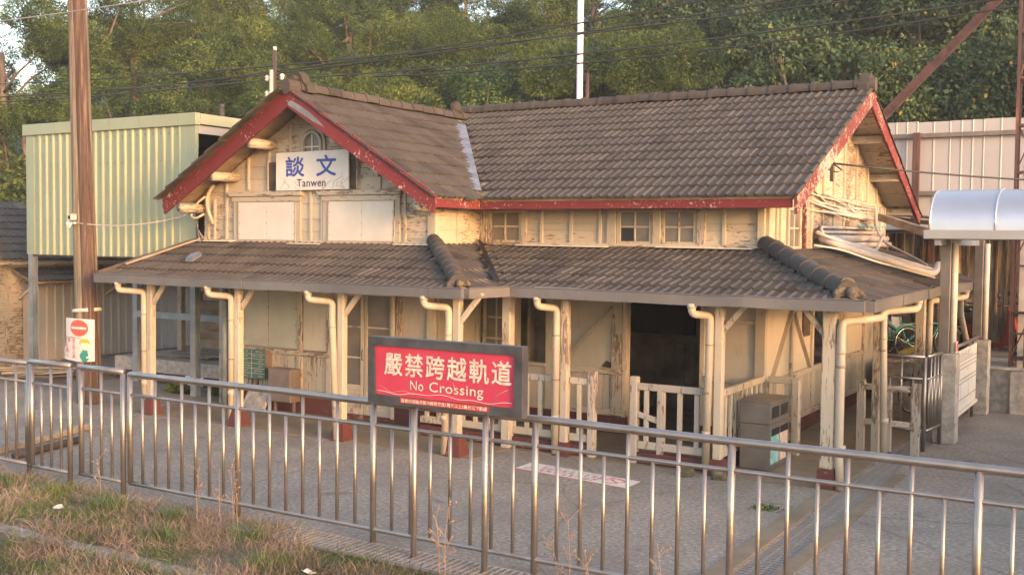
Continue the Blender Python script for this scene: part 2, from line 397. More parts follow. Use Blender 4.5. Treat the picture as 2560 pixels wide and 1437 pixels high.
def scribble(org, right, up, wid, hgt, n, mat, parent, bold=1.0, name='lettering'):
    """a line of n characters too worn or small to read: bars and boxes of character size"""
    rt, u = V(right).normalized(), V(up).normalized(); nn = rt.cross(u); m = MB(); r = random.Random(int(abs(org[0]*977+org[2]*3331+org[1]*77)))
    cw = wid/n
    for i in range(n):
        o = V(org)+rt*(cw*i)+nn*.001; t = hgt*.09*bold; w_ = cw*.74
        def bar(x0, x1, y0, y1): m.add([o+rt*(x0*w_)+u*(y0*hgt), o+rt*(x1*w_)+u*(y0*hgt), o+rt*(x1*w_)+u*(y1*hgt), o+rt*(x0*w_)+u*(y1*hgt)], [(0, 1, 2, 3)])
        th = t/hgt
        for y in sorted(r.sample([0, .2, .4, .6, .8, .94], r.choice((3, 4)))):
            a, b = r.choice(((0, 1), (.1, .9), (0, .45), (.5, 1))); bar(a, b, y, y+th); o = o+nn*.0002
        for x in r.sample([.05, .28, .5, .72, .9], 2):
            a, b = r.choice(((0, 1), (.4, 1), (0, .6))); bar(x, x+th*hgt/w_, a, b); o = o+nn*.0002
    return m.obj(name, mat, parent, kind='stuff')

# ------------------------------------------------------------------ the setting
def struct(mb, name, mat, smooth=False): return mb.obj(name, mat, kind='structure', smooth=smooth)
m = MB(); m.add([(-380, -380, -.25), (380, -380, -.25), (380, 380, -.25), (-380, 380, -.25)], [(0, 1, 2, 3)]); struct(m, 'ground', 'earth')
# concrete yard, broken by the channel on the right
m = MB(); m.box(-34, -3.53, 8.42, 31, -.3, 0); m.box(-3.18, 9, 8.42, 31, -.3, 0); m.box(-3.53, -3.18, 8.42, 31, -.3, -.07)
struct(m, 'yard', 'yard')
m = MB(); m.box(-16.0, -8.55, 12.98, 16.2, -.1, .012); m.box(-8.55, -3.6, 13.93, 16.3, -.1, .0121); m.box(-5.3, -3.6, 16.3, 22.4, -.1, .0122)
struct(m, 'porch_floor', 'porch_floor')
# verge with uneven soil
xs = np.linspace(-22, 6, 90); ys = np.linspace(3.5, 8.45, 30); rows = []
for y in ys: rows.append([(x, y, -.02-.05*(abs(math.sin(x*1.7+y*2.1))*.6+abs(math.sin(x*.6-y*1.3))*.4) - (0.0 if y > 7 else (7-y)*.02)) for x in xs])
struct(MB().grid(rows), 'verge', 'earth', True)
m = MB(); x = -15.0
while x < -3:
    L = random.uniform(1.5, 2.2); m.box(x, x+L-.02, 7.02+random.uniform(-.02, .02), 7.22, -.15, -.005+random.uniform(-.01, .01), .015); x += L
struct(m, 'kerb', 'kerb_conc')
# raised street behind, on the right
m = MB(); m.box(-4.95, 9, 22.45, 31, -.1, .82); m.box(-4.95, 9, 22.38, 22.6, .82, .86); struct(m, 'terrace', 'old_conc')

# hillside: height by distance from the camera and bearing
def hill_h(d, th):
    d0 = 31 + 9*min(1, max(0, (th-8)/45))
    t = max(0, d-d0); h = min(t*.47, 10+(t-21)*.28) if t > 21 else t*.47
    if th > 50: h *= max(.35, 1-(th-50)*.06)
    return h
rows = []
for d in np.linspace(29, 110, 40):
    row = []
    for th in np.linspace(-14, 78, 60):
        a = R(th); row.append((-d*math.sin(a), d*math.cos(a), hill_h(d, th)-.26+.3*math.sin(d*.7+th*.9)*(1 if d > 33 else 0)))
    rows.append(row)
struct(MB().grid(rows), 'hillside', 'hill', True)

# ------------------------------------------------------------------ station building
ST = thing('station_house', 'weathered cream timber station house with brown tiled roofs and maroon bargeboards', 'building', (-10, 16, 0))
WY, MY, SX, WX0, WX1 = 14.7, 16.1, -5.25, -15.88, -10.46      # wing front wall, main front wall, side wall, wing sides
# roof planes
RW = -13.13; ZE = 3.88; ZRW = 5.75; YE = 15.42; YR = 19.8; ZRM = 5.95; XB = -4.62; YF = 14.03
sm = (ZRM-ZE)/(YR-YE); sw = (ZRW-ZE)/3.1
PW, PL = .30, .40
def tile_mesh(mat):
    prof = []
    for base in (0, .15):
        prof += [(base+.0, .0), (base+.085, .0), (base+.103, .018), (base+.128, .021), (base+.145, .010)]
    prof.append((.306, .0)); L = .445; th = .034; m = MB(); vs = []
    for u, h in prof: vs += [(u, 0, h), (u, L, h), (u, 0.004, h-th)]
    fs = []
    for i in range(len(prof)-1):
        a, b = i*3, i*3+3; fs += [(a, b, b+1, a+1), (a+2, b+2, b, a)]
    fs += [(0, 1, 2), ((len(prof)-1)*3, (len(prof)-1)*3+2, (len(prof)-1)*3+1)]
    m.add(vs, fs); return m
TM = tile_mesh('tile'); TILE_ME = TM.mesh('roof_tile', 'tile')
TV = np.array(TM.v); 
JV, JF = [], []
def tile_frame(org, u, v, lift=.012):
    u, v = V(u).normalized(), V(v).normalized(); n = u.cross(v)
    tilt = Matrix.Rotation(-R(4.6), 3, 'X')        # lower edge proud of the course below
    B = Matrix((u, v, n)).transposed() @ tilt
    M = B.to_4x4(); M.translation = V(org)+n*(lift+.034); return M
def lay(org, u, v, nrow, ncol, inside, sink, parent=None, u0=0.0, skip=None):
    u, v = V(u).normalized(), V(v).normalized(); k = 0
    for r in range(nrow):
        for c in range(ncol):
            uu = u0+c*PW; p = V(org)+u*uu+v*(r*PL)
            if not inside(uu+PW*.5, r*PL+PL*.45): continue
            if skip and skip(r, c): continue
            j = Matrix.Rotation(random.gauss(0, .007), 4, 'Z') @ Matrix.Rotation(random.gauss(0, .007), 4, 'Y')
            M = tile_frame(p+u*random.gauss(0, .003)+v*(random.gauss(0, .006)-(.03 if random.random() < .03 else 0)), u, v) @ j
            if sink == 'obj': inst(TILE_ME, 'roof_tile', parent, M)
            else:
                b = len(JV)
                for q in TM.v: JV.append(tuple(M @ V(q)))
                JF.extend(tuple(i+b for i in f) for f in TM.f)
            k += 1
    return k
def deck(name, poly, th=.05, mat='old_board'):
    P = [V(p) for p in poly]; n = (P[1]-P[0]).cross(P[2]-P[0]).normalized()
    if n.z < 0: n = -n
    return MB().prism(P, -n*th).obj(name, mat, ST)
# main roof
vly_top = YE+(ZRW-ZE)/sm
main_roof = deck('main_roof', [(-10.03, YE, ZE), (XB, YE, ZE), (XB, YR, ZRM), (-16.2, YR, ZRM), (-16.2, vly_top, ZRW), (RW, vly_top, ZRW)])
deck('rear_roof', [(XB, 24.4, ZE-.05), (XB, YR, ZRM), (-16.2, YR, ZRM), (-16.2, 24.4, ZE-.05)])
v_main = V(0, YR-YE, ZRM-ZE); Lm = v_main.length; v_main.normalize()
def in_main(u, s):
    x = -16.2+u; y = YE+s/Lm*(YR-YE)
    return x < XB-.02 and x > -10.03-(y-YE)/(vly_top-YE)*3.1+.06 and s < Lm-.05 and x > -14.2
n_main = lay((-16.2, YE-.05, ZE-.05*sm), (1, 0, 0), v_main, 13, 39, in_main, 'obj', main_roof, u0=-.08)
# wing roof
wing_roof = deck('wing_roof', [(-10.03, YF, ZE), (-10.03, YE, ZE), (RW, vly_top, ZRW), (RW, YF, ZRW)])
deck('wing_roof', [(-16.23, YF, ZE), (RW, YF, ZRW), (RW, vly_top, ZRW), (-16.23, YR, ZE)])
v_w = V(-3.1, 0, ZRW-ZE); Lw = v_w.length; v_w.normalize()
def in_wr(u, s):
    y = YF-.06+u; return y > YF-.07 and s < Lw-.05 and y < YE+(s/Lw)*(vly_top-YE)-.02
lay((-10.03+.05, YF-.06, ZE-.05*sw), (0, 1, 0), v_w, 10, 19, in_wr, 'join')
v_l = V(3.1, 0, ZRW-ZE).normalized()
lay((-16.23-.05, YR-.6, ZE-.05*sw), (0, -1, 0), v_l, 10, 18, lambda u, s: s < Lw-.05, 'join', u0=.0)
# rear slope of main roof (edge seen behind the gable)
lay((XB+.05, 24.45, ZE-.1), (-1, 0, 0), V(0, -(24.4-YR), ZRM-ZE+.05), 12, 3, lambda u, s: s < 4.9, 'join')
# skirt roofs
GY, WGY, GX, WGX, ZG, ZT = 13.76, 12.84, -3.27, -8.68, 2.45, 3.10
WL = -16.66
sk_w = deck('porch_roof', [(WL, WGY, ZG), (WGX, WGY, ZG), (WX1, WY, ZT), (-16.0, WY, ZT)])
deck('porch_roof', [(WGX, WGY, ZG), (WGX+.1, GY, ZG), (WX1, MY, ZT), (WX1, WY, ZT)])
deck('porch_roof', [(WGX+.1, GY, ZG), (GX, GY, ZG), (SX, MY, ZT), (WX1, MY, ZT)])
deck('porch_roof', [(GX, GY, ZG), (GX, 23.4, ZG), (SX, 23.7, ZT), (SX, MY, ZT)])
def hipx(x0, x1, S): return lambda s: x0+(x1-x0)*min(1, s/S)
S1 = math.hypot(WY-WGY, ZT-ZG)
lay((WL-.02, WGY-.05, ZG-.02), (1, 0, 0), V(0, WY-WGY, ZT-ZG), 5, 27, lambda u, s: WL-.02+u < WGX+(WX1-WGX)*s/S1-.05 and WL-.02+u > WL+(.66)*s/S1-.3 and s < S1, 'join')
S2 = math.hypot(MY-GY, ZT-ZG)
lay((GX-9, GY-.05, ZG-.02), (1, 0, 0), V(0, MY-GY, ZT-ZG), 6, 31, lambda u, s: GX-9+u < GX+(SX-GX)*s/S2-.05 and GX-9+u > WGX+.12+(WX1-WGX-.1)*s/S2+.1 and s < S2, 'join')
S3 = math.hypot(WGX-WX1, ZT-ZG)
lay((WGX+.05, WGY-.3, ZG-.02), (0, 1, 0), V(WX1-WGX, 0, ZT-ZG), 5, 16, lambda u, s: WGY-.3+u > WGY+(WY-WGY)*s/S3+.05 and WGY-.3+u < GY+(MY-GY)*s/S3-.08 and s < S3, 'join')
S4 = math.hypot(SX-GX, ZT-ZG)
lay((GX+.05, GY-.3, ZG-.02), (0, 1, 0), V(SX-GX, 0, ZT-ZG), 6, 34, lambda u, s: GY-.3+u > GY+(MY-GY)*s/S4+.1 and GY-.3+u < 23.5 and s < S4, 'join')
mj = MB(); mj.v = JV; mj.f = JF; mj.mi = [0]*len(JF); mj.obj('roof_tiles', 'tile_joined', ST, kind='stuff')

# ridge and hip caps
def cap_mesh(L, r, name='ridge_tile'):
    m = MB(); rows = []
    prof = [(0, r*1.0), (L*.78, r*.97), (L*.80, r*1.12), (L, r*1.12)]
    for y, rr in prof:
        rows.append([(rr*math.cos(a)*1.0, y, rr*math.sin(a)*1.05) for a in np.linspace(-.25, math.pi+.25, 11)])
    m.grid(rows); k = len(m.v)
    m.add(rows[-1], [tuple(range(11))]); m.add(rows[0], [tuple(range(11))[::-1]])
    return m.mesh(name, 'tile_cap')
def cap_row(p0, p1, L, r, parent, name='ridge_tile', over=.03):
    p0, p1 = V(p0), V(p1); d = p1-p0; n = max(1, round(d.length/L)); Ls = d.length/n; d.normalize()
    me = cap_mesh(Ls+over, r, name); right = d.cross(V(0, 0, 1)).normalized(); up = right.cross(d)
    for i in range(n):
        M = Matrix((right, d, up)).transposed().to_4x4(); M.translation = p0+d*(Ls*i)+V(0, 0, random.gauss(0, .004))
        inst(me, name, parent, M @ Matrix.Rotation(random.gauss(0, .012), 4, 'Z'))
cap_row((-13.5, YR, ZRM+.03), (XB-.22, YR, ZRM+.035), .385, .122, main_roof)
cap_row((RW, vly_top+.3, ZRW+.04), (RW, YF+.24, ZRW+.035), .36, .12, wing_roof)
cap_row((WX1-.02, WY-.02, ZT+.06), (WGX-.2, WGY+.22, ZG+.13), .27, .12, sk_w, 'hip_tile', .06)
cap_row((SX-.02, MY-.02, ZT+.06), (GX-.28, GY+.3, ZG+.13), .40, .135, sk_w, 'hip_tile', .06)
# ornaments at the gable ends and hip feet
def blob(name, p, sx, sy, sz, mat, parent, seed, amp=.25):
    r = random.Random(seed); m = MB(); rows = []; ph = [r.uniform(0, 6.3) for _ in range(6)]
    for i in range(10):
        la = -math.pi/2+math.pi*i/9
        row = []
        for j in range(15):
            lo = 2*math.pi*j/14
            k = 1+amp*(math.sin(3*lo+ph[0]+2*la)*.5+math.sin(5*la+ph[1]+lo*2)*.5)*math.cos(la)
            row.append((p[0]+sx*k*math.cos(la)*math.cos(lo), p[1]+sy*k*math.cos(la)*math.sin(lo), p[2]+sz*k*math.sin(la)))
        rows.append(row)
    m.grid(rows); return m.obj(name, mat, parent, smooth=True)
gablet = [(-.24, 0, -.10), (.24, 0, -.10), (.25, 0, .06), (.17, 0, .14), (.155, 0, .29), (.10, 0, .36), (0, 0, .385), (-.10, 0, .36), (-.155, 0, .29), (-.17, 0, .14), (-.25, 0, .06)]
for name, P, ax in (('ridge_ornament', (RW, YF+.02, ZRW+.06), 0), ('ridge_ornament', (XB-.27, YR, ZRM+.02), 1)):
    f = (lambda q: (P[0]+q[0]*.78, P[1]+.26-q[2]*.3, P[2]-.01+q[2]*.74)) if ax == 0 else (lambda q: (P[0]+.06+q[2]*.1, P[1]+q[0]*.62, P[2]+q[2]*.66))
    o = MB().prism([f(q) for q in gablet], (0, .2, 0) if ax == 0 else (.17, 0, 0)).obj(name, 'tile_cap', wing_roof if ax == 0 else main_roof)
n12 = 14
MB().prism([(RW-.11*math.cos(2*math.pi*i/n12)*1.0, YF-.07, ZRW+.045+.135*math.sin(2*math.pi*i/n12)) for i in range(n12)], (0, .3, 0)).obj('ridge_end_tile', 'tile_cap', wing_roof)
MB().prism([(RW-.05*math.cos(2*math.pi*i/n12), YF+.10, ZRW+.215+.045*math.sin(2*math.pi*i/n12)) for i in range(n12)], (0, .12, 0)).obj('ornament_boss', 'tile_cap', wing_roof)
MB().prism([(XB-.06, YR-.1*math.cos(2*math.pi*i/n12), ZRM+.06+.13*math.sin(2*math.pi*i/n12)) for i in range(n12)], (.14, 0, 0)).obj('ridge_end_tile', 'tile_cap', main_roof)
blob('valley_ornament', (-13.15, 19.2, 5.98), .13, .13, .16, 'tile_cap', main_roof, 3)
def hip_end(p, d, sc):
    d = V(d); d.z = 0; d.normalize(); rt = d.cross(V(0, 0, 1)); p = V(p)
    MB().prism([p+rt*(q[0]*sc)+V(0, 0, q[2]*sc*.8)-d*(q[2]*sc*.25) for q in gablet], d*(.13*sc)).obj('hip_end_tile', 'moss', sk_w)
    for s_ in (-1, 1): MB().tube([p+rt*(s_*.16*sc)+V(0, 0, .04*sc), p+rt*(s_*.26*sc)+d*.10*sc+V(0, 0, -.02*sc), p+rt*(s_*.33*sc)+d*.16*sc+V(0, 0, -.10*sc)], [.085*sc, .075*sc, .045*sc], 8).obj('hip_end_mortar', 'moss', sk_w, smooth=True)
    q = p+d*(.30*sc)-V(0, 0, .05*sc); MB().tube([p+V(0, 0, .05*sc), q, q+d*.02], [.10*sc, .10*sc, .08*sc], 12).obj('hip_foot_tile', 'moss', sk_w, smooth=True)
hip_end((WGX-.20, WGY+.22, ZG+.11), (WGX-WX1, WGY-WY, 0), .52); hip_end((GX-.26, GY+.30, ZG+.12), (GX-SX, GY-MY, 0), .62)
MB().prism([(-15.05, 13.45, 2.74), (-14.83, 13.42, 2.74), (-14.80, 13.6, 2.83), (-14.95, 13.66, 2.86), (-15.08, 13.58, 2.82)], (.02, 0, .06)).obj('broken_tile', 'lead', sk_w)
# valley flashing, torn
def flash(name, p0, p1, w0, mat, n=26):
    p0, p1 = V(p0), V(p1); d = (p1-p0).normalized(); side = V(-1, -.15, 0); rows = []
    for i in range(n+1):
        t = i/n; c = p0.lerp(p1, t); ww = w0*(.45+.75*math.sin(math.pi*min(1, t*.85+.12)))
        a = c+V(.02, -.02, .055); b = c+side*(ww*random.uniform(.55, 1.15))+V(0, -.04, .075+random.uniform(0, .02))
        rows.append([a, a.lerp(b, .5)+V(0, 0, .012), b])
    return MB().grid(rows).obj(name, mat, main_roof, smooth=False)
flash('valley_flashing', (-10.12, YE+.15, ZE+.09), (-12.6, vly_top-.62, ZRW-.24), .42, 'lead')
flash('painted_valley_dark', (WGX+.02, GY+.12, ZG+.05), (WX1+.12, MY-.15, ZT), .1, 'black', 18)  # black strip laid on the roof paints the dark of the valley

# eaves: fascia, bargeboards
def board(name, p0, p1, th, ht, mat, parent=ST, up=(0, 0, 1), ch=.006): return MB().beam(p0, p1, th, ht, up, ch).obj(name, mat, parent)
board('fascia', (-10.05, YE+.04, ZE-.105), (XB-.06, YE+.04, ZE-.105), .035, .15, 'maroon')
board('fascia', (-10.07, YF+.1, ZE-.105), (-10.07, YE+.02, ZE-.105), .035, .15, 'maroon')
for sgn in (-1, 1):
    f = 3.14; zb = ZE-.075
    P = [(RW, YF-.02, ZRW+.035), (RW, YF-.02, ZRW-.30), (RW+sgn*(f-.03), YF-.02, zb-.20), (RW+sgn*(f+.02), YF-.02, zb-.08), (RW+sgn*(f+.02), YF-.02, zb+.10)]
    MB().prism(P if sgn > 0 else P[::-1], (0, .045, 0)).obj('bargeboard', 'maroon', ST)
# grey bare patch at the apex: older board showing
MB().prism([(RW+.02, YF-.026, ZRW-.27), (RW+.62, YF-.026, ZRW-.60), (RW+.86, YF-.026, ZRW-.70), (RW+.72, YF-.026, ZRW-.58), (RW+.55, YF-.026, ZRW-.45), (RW+.3, YF-.026, ZRW-.30), (RW+.1, YF-.026, ZRW-.2), (RW+.02, YF-.026, ZRW-.22)], (0, .004, 0)).obj('bare_patch', 'lead', ST)
for sgn, Y0 in ((-1, YE+.0), (1, 24.4)):
    P = [(XB+.02, YR, ZRM+.03), (XB+.02, YR, ZRM-.31), (XB+.02, Y0-sgn*.02, ZE-.27), (XB+.02, Y0+sgn*.02, ZE+.02)]
    MB().prism(P, (-.045, 0, 0)).obj('bargeboard', 'maroon_worn' if sgn < 0 else 'maroon', ST)
# soffit and purlins on the gables
for x, z in ((-15.9, 3.72), (-15.05, 4.3), (-14.1, 4.87), (-12.15, 4.87), (-11.2, 4.3), (-10.4, 3.72)):
    MB().tube([(x, YF+.05, z), (x, WY+.1, z)], .09, 10).obj('purlin', 'cream_h2', ST, smooth=True)
for y in (15.9, 17.2, 18.5, 21.1, 22.5, 23.9):
    z = ZE+(y-YE)*sm-.19 if y < YR else ZRM-(y-YR)*(ZRM-ZE+.05)/4.6-.19
    MB().box(SX-.1, XB-.05, y-.07, y+.07, z-.075, z+.075, .01).obj('purlin', 'cream_h', ST)
for i in range(9):       # soffit boards under the rear right slope
    t0, t1 = i/9, (i+1)/9-.006; y0, y1 = YR+.1+4.4*t0, YR+.1+4.4*t1; zz = lambda y: ZRM-(y-YR)*(ZRM-ZE+.05)/4.6-.075
    MB().prism([(XB-.05, y0, zz(y0)), (XB-.05, y1, zz(y1)), (SX, y1, zz(y1)), (SX, y0, zz(y0))], (0, 0, -.025)).obj('soffit_board', 'cream_h', ST)
    y0, y1 = YR-.1-4.2*t0, YR-.1-4.2*t1; zz2 = lambda y: ZE+(y-YE)*sm-.075
    MB().prism([(XB-.05, y0, zz2(y0)), (XB-.05, y1, zz2(y1)), (SX, y1, zz2(y1)), (SX, y0, zz2(y0))], (0, 0, -.025)).obj('soffit_board', 'cream_h', ST)

# --- wing gable wall, boarded
def wing_z(x): return ZRW-.1-abs(x-RW)*sw
gw = MB().prism([(WX0, WY+.02, 2.9), (WX1, WY+.02, 2.9), (WX1, WY+.02, wing_z(WX1)), (RW, WY+.02, wing_z(RW)), (WX0, WY+.02, wing_z(WX0))], (0, .12, 0)).obj('gable_wall', 'inside', ST)
zs = [3.1, 3.30, 3.52, 3.80, 4.03, 4.26, 4.49, 4.74, 4.98, 5.22, 5.45, 5.66]
for z0, z1 in zip(zs[:-1], zs[1:]):
    def xr(z): h = (ZRW-.1-z)/sw; return max(WX0, RW-h), min(WX1, RW+h)
    a0, b0 = xr(z0); a1, b1 = xr(z1)
    if b1-a1 < .05: a1 = b1 = RW
    y = WY+.02
    m = MB(); m.prism([(a0, y-.024, z0+.004), (b0, y-.024, z0+.004), (b1, y-.010, z1), (a1, y-.010, z1)], (0, .03, 0))
    m.obj('weatherboard', random.choice(['cream_h', 'cream_h', 'cream_h2']), gw)
def batten(x, z0, z1, y=WY-.006, wd=.05, mat='cream_v', parent=None, th=.05, name='batten'):
    return MB().box(x-wd/2, x+wd/2, y-th/2, y+th/2, z0, z1, .006).obj(name, mat, parent or gw)
for x in (-14.73, -14.21, -13.68, -12.12, -11.62): batten(x, 4.06 if x not in (-11.62,) else 4.02, wing_z(x)-.02)
for x, z1 in ((-13.19, 4.03), (-13.45, 4.0), (-12.92, 4.0), (-15.3, wing_z(-15.3)-.02), (-11.08, wing_z(-11.08)-.02), (-15.62, 3.9)): batten(x, 3.12, z1)
batten(WX0+.06, 3.1, wing_z(WX0), wd=.12, mat='cream_v2'); batten(WX1-.07, 3.1, wing_z(WX1), wd=.14)
def clad_window(x0, x1, seam, label=None):
    t = MB(); t.box(x0-.16, x1+.12, WY-.05, WY+.02, 3.13, 3.93, .006)
    o = t.obj('boarded_window', 'cream_v', ST)
    MB().box(x0-.28, x1+.17, WY-.085, WY+.02, 3.94, 4.03, .008).obj('window_head', 'cream_h2', o)
    MB().box(x0-.18, x1+.14, WY-.07, WY-.04, 3.84, 3.93, .006).obj('top_trim', 'cream_h', o)
    for a, b in ((x0, seam-.003), (seam+.003, x1)):
        MB().box(a, b, WY-.066, WY-.054, 3.14, 3.83, .002).obj('cover_panel', 'cream_panel', o)
    for xx in (seam, x0+.02, x1-.02):
        for z in (3.25, 3.45, 3.65): MB().box(xx-.006, xx+.006, WY-.072, WY-.062, z-.006, z+.006).obj('screw', 'rubber', o)
    MB().box(x0-.02, x0, WY-.074, WY-.05, 3.13, 3.84).obj('jamb', 'cream_v2', o); MB().box(x1, x1+.02, WY-.074, WY-.05, 3.13, 3.84).obj('jamb', 'cream_v2', o)
clad_window(-14.92, -13.53, -14.22); clad_window(-12.72, -11.29, -11.98)
# arched attic window
aw = MB()
def arc(cx, cz, r, n=14, a0=0, a1=math.pi): return [(cx+r*math.cos(a0+(a1-a0)*i/n), cz+r*math.sin(a0+(a1-a0)*i/n)) for i in range(n+1)]
o1 = [(-13.14+.235, 4.7)]+arc(-13.14, 4.86, .235)+[(-13.14-.235, 4.7)]; i1 = [(-13.14+.185, 4.7)]+arc(-13.14, 4.86, .185)+[(-13.14-.185, 4.7)]
def ring(mb, a, b, y0, y1):
    n = len(a)
    for i in range(n-1):
        p = [(a[i][0], y0, a[i][1]), (a[i+1][0], y0, a[i+1][1]), (b[i+1][0], y0, b[i+1][1]), (b[i][0], y0, b[i][1])]; mb.prism(p, (0, y1-y0, 0))
ring(aw, o1, i1, WY-.07, WY); awo = aw.obj('arched_window', 'cream_v', ST)
o2 = [(-13.14+.31, 4.7)]+arc(-13.14, 4.86, .31)+[(-13.14-.31, 4.7)]; t = MB(); ring(t, o2, [(-13.14+.26, 4.7)]+arc(-13.14, 4.86, .26)+[(-13.14-.26, 4.7)], WY-.05, WY); t.obj('hood_moulding', 'cream_v2', awo)
MB().prism([(x, WY-.022, z) for x, z in i1], (0, .01, 0)).obj('pane', 'dusty_glass', awo)
MB().box(-13.152, -13.128, WY-.045, WY-.02, 4.7, 5.04).obj('glazing_bar', 'cream_panel', awo); MB().box(-13.32, -12.96, WY-.044, WY-.021, 4.80, 4.822).obj('glazing_bar', 'cream_panel', awo)
for a, b in ((-14.18, -14.0), (-12.3, -12.11)):
    l = MB().box(a, b, WY-.045, WY, 4.05, 4.56).obj('vent_panel', 'dark_wood', ST)
    for k in range(9): MB().box(a+.005, b-.005, WY-.055, WY-.04, 4.07+k*.055, 4.09+k*.055).obj('louvre_slat', 'dark_wood', l)
    MB().box((a-.03 if a < -13 else b), (a if a < -13 else b+.03), WY-.06, WY, 4.04, 4.58).obj('vent_trim', 'cream_v2', l)
batten(-12.09, 4.04, wing_z(-12.09)-.02)
for a, b, z in ((-16.0, -15.05, 3.10), (-13.6, -12.85, 3.075), (-11.2, -10.3, 3.085)): MB().box(a, b, WY-.2, WY-.02, z, z+.018).obj('flashing_strip', 'wire_white', ST)
MB().box(WX0, WX1, WY-.05, WY+.02, 3.095, 3.135, .005).obj('sill_board', 'cream_h', ST)
# peeled brown patches already come with the paint; wing side wall
wsw = MB().box(WX1-.1, WX1-.006, WY+.02, MY, 2.9, 3.95).obj('wing_side_wall', 'inside', ST)
for z0, z1 in zip([3.1, 3.34, 3.58, 3.80], [3.34, 3.58, 3.80, 3.95]):
    MB().prism([(WX1-.006, WY-.01, z0+.004), (WX1+.018, WY-.01, z0+.004), (WX1+.006, WY-.01, z1), (WX1-.006, WY-.01, z1)], (0, MY-WY, 0)).obj('weatherboard', 'cream_h', wsw)
MB().box(WX1-.02, WX1+.035, WY+.60, WY+.66, 3.1, 3.9, .006).obj('batten', 'cream_v2', wsw)
MB().box(WX1-.03, WX1+.03, WY-.03, WY+.06, 3.1, 3.9, .006).obj('corner_post', 'cream_v', wsw)
# --- main upper front wall
mw = MB().box(WX1, SX, MY+.0, MY+.12, 2.9, 4.1).obj('clerestory_wall', 'inside', ST)
for z0, z1, mt in ((3.14, 3.36, 'cream_h2'), (3.36, 3.48, 'cream_h2'), (3.48, 3.70, 'cream_h'), (3.70, 3.95, 'cream_h')):
    for a, b in ((WX1, -10.28), (-9.6, -7.8), (-7.13, -6.99), (-6.3, -5.3)):
        MB().prism([(a, MY-.028, z0+.004), (b, MY-.028, z0+.004), (b, MY-.012, z1), (a, MY-.012, z1)], (0, .03, 0)).obj('weatherboard', mt if random.random() < .7 else 'cream_h', mw)
for a, b, mt in ((-10.46, -10.29, 'cream_v2'), (-9.6, -9.49, 'cream_v2'), (-7.95, -7.78, 'cream_v2'), (-7.13, -6.99, 'cream_v2'), (-6.37, -6.23, 'cream_v3'), (-5.39, -5.27, 'cream_v2')):
    MB().box(a, b, MY-.075, MY, 3.12, 3.88, .008).obj('stud', mt, mw)
for x in (-9.2, -8.63, -8.08, -5.93): batten(x, 3.13, 3.86, y=MY-.03, mat='cream_v', parent=mw, wd=.06)
def sash(x0, x1, z0, z1, y, broken=None, parent=ST, xax=True, name='window', mat='dusty_glass', nx=2, nz=2, bar=.03):
    """four pane sash; xax: lies in XZ at y, else in YZ at x = y"""
    def B(a0, a1, d0, d1, c0, c1): return MB().box(a0, a1, y+d0, y+d1, c0, c1, .003) if xax else MB().box(y-d1, y-d0, a0, a1, c0, c1, .003)
    f = .035; o = B(x0-.03, x0+f, -.05, 0, z0-.02, z1+.02)
    fr = MB(); 
    for q in ((x0-.03, x0+f, -.05, 0, z0, z1), (x1-f, x1+.03, -.05, 0, z0, z1), (x0-.03, x1+.03, -.053, .003, z1, z1+.05), (x0-.03, x1+.03, -.053, .003, z0-.045, z0)):
        k = B(*q); fr.add(k.v, k.f)
    w_ = fr.obj(name, 'cream_v2', parent)
    xs_ = [x0+f+(x1-x0-2*f)*i/nx for i in range(nx+1)]; zs_ = [z0+(z1-z0)*i/nz for i in range(nz+1)]
    for i in range(1, nx): B(xs_[i]-bar/2, xs_[i]+bar/2, -.04, -.012, z0, z1).obj('glazing_bar', 'cream_v2', w_)
    for i in range(1, nz): B(x0+f, x1-f, -.042, -.010, zs_[i]-bar/2, zs_[i]+bar/2).obj('glazing_bar', 'cream_h2', w_)
    for i in range(nx):
        for j in range(nz):
            B(xs_[i]+.002, xs_[i+1]-.002, -.024, -.018, zs_[j]+.002, zs_[j+1]-.002).obj('pane', 'black' if broken == (i, j) else mat, w_)
    return w_
sash(-10.25, -9.62, 3.19, 3.66, MY, name='window'); sash(-7.74, -7.16, 3.19, 3.66, MY, broken=(0, 0)); sash(-6.96, -6.40, 3.19, 3.66, MY)
for a, b in ((-9.6, -7.9), (-7.0, -5.4)): MB().beam((a, MY-.16, 3.105), (b, MY-.16, 3.095), .18, .016).obj('flashing_strip', 'wire_white', ST)
MB().box(-10.3, -7.78, MY-.09, MY, 3.10, 3.15, .006).obj('sill_board', 'cream_h2', ST); MB().box(-7.78, SX, MY-.085, MY, 3.10, 3.15, .006).obj('sill_board', 'cream_h2', ST)
# --- right gable wall
Y2 = 23.9
def side_z(y): return (ZE+(y-YE)*sm if y < YR else ZRM-(y-YR)*(ZRM-ZE+.05)/4.6)-.12
sg = MB().prism([(SX, MY, 0), (SX, Y2, 0), (SX, Y2, side_z(Y2)), (SX, YR, side_z(YR)), (SX, MY, side_z(MY))], (-.12, 0, 0)).obj('side_wall', 'inside', ST)
zs = [3.1, 3.33, 3.56, 3.8, 4.03, 4.26, 4.5, 4.74, 4.98, 5.22, 5.46, 5.8]
for z0, z1 in zip(zs[:-1], zs[1:]):
    def yr(z): return max(MY, YE+(z+.12-ZE)/sm), min(Y2, YR+(ZRM-.12-z)/((ZRM-ZE+.05)/4.6))
    a0, b0 = yr(z0); a1, b1 = yr(z1)
    if b1 <= a1: a1 = b1 = YR
    spans = [(a0, b0, a1, b1)]
    if 3.1 <= z0 < 3.8: spans = [(a0, 16.95, a1, 16.95), (17.75, b0, 17.75, b1)]
    for q0, q1, q2, q3 in spans:
        MB().prism([(SX, q0, z0+.004), (SX, q2, z1), (SX, q3, z1), (SX, q1, z0+.004)], (.022, 0, 0)).obj('weatherboard', 'cream_h2', sg)
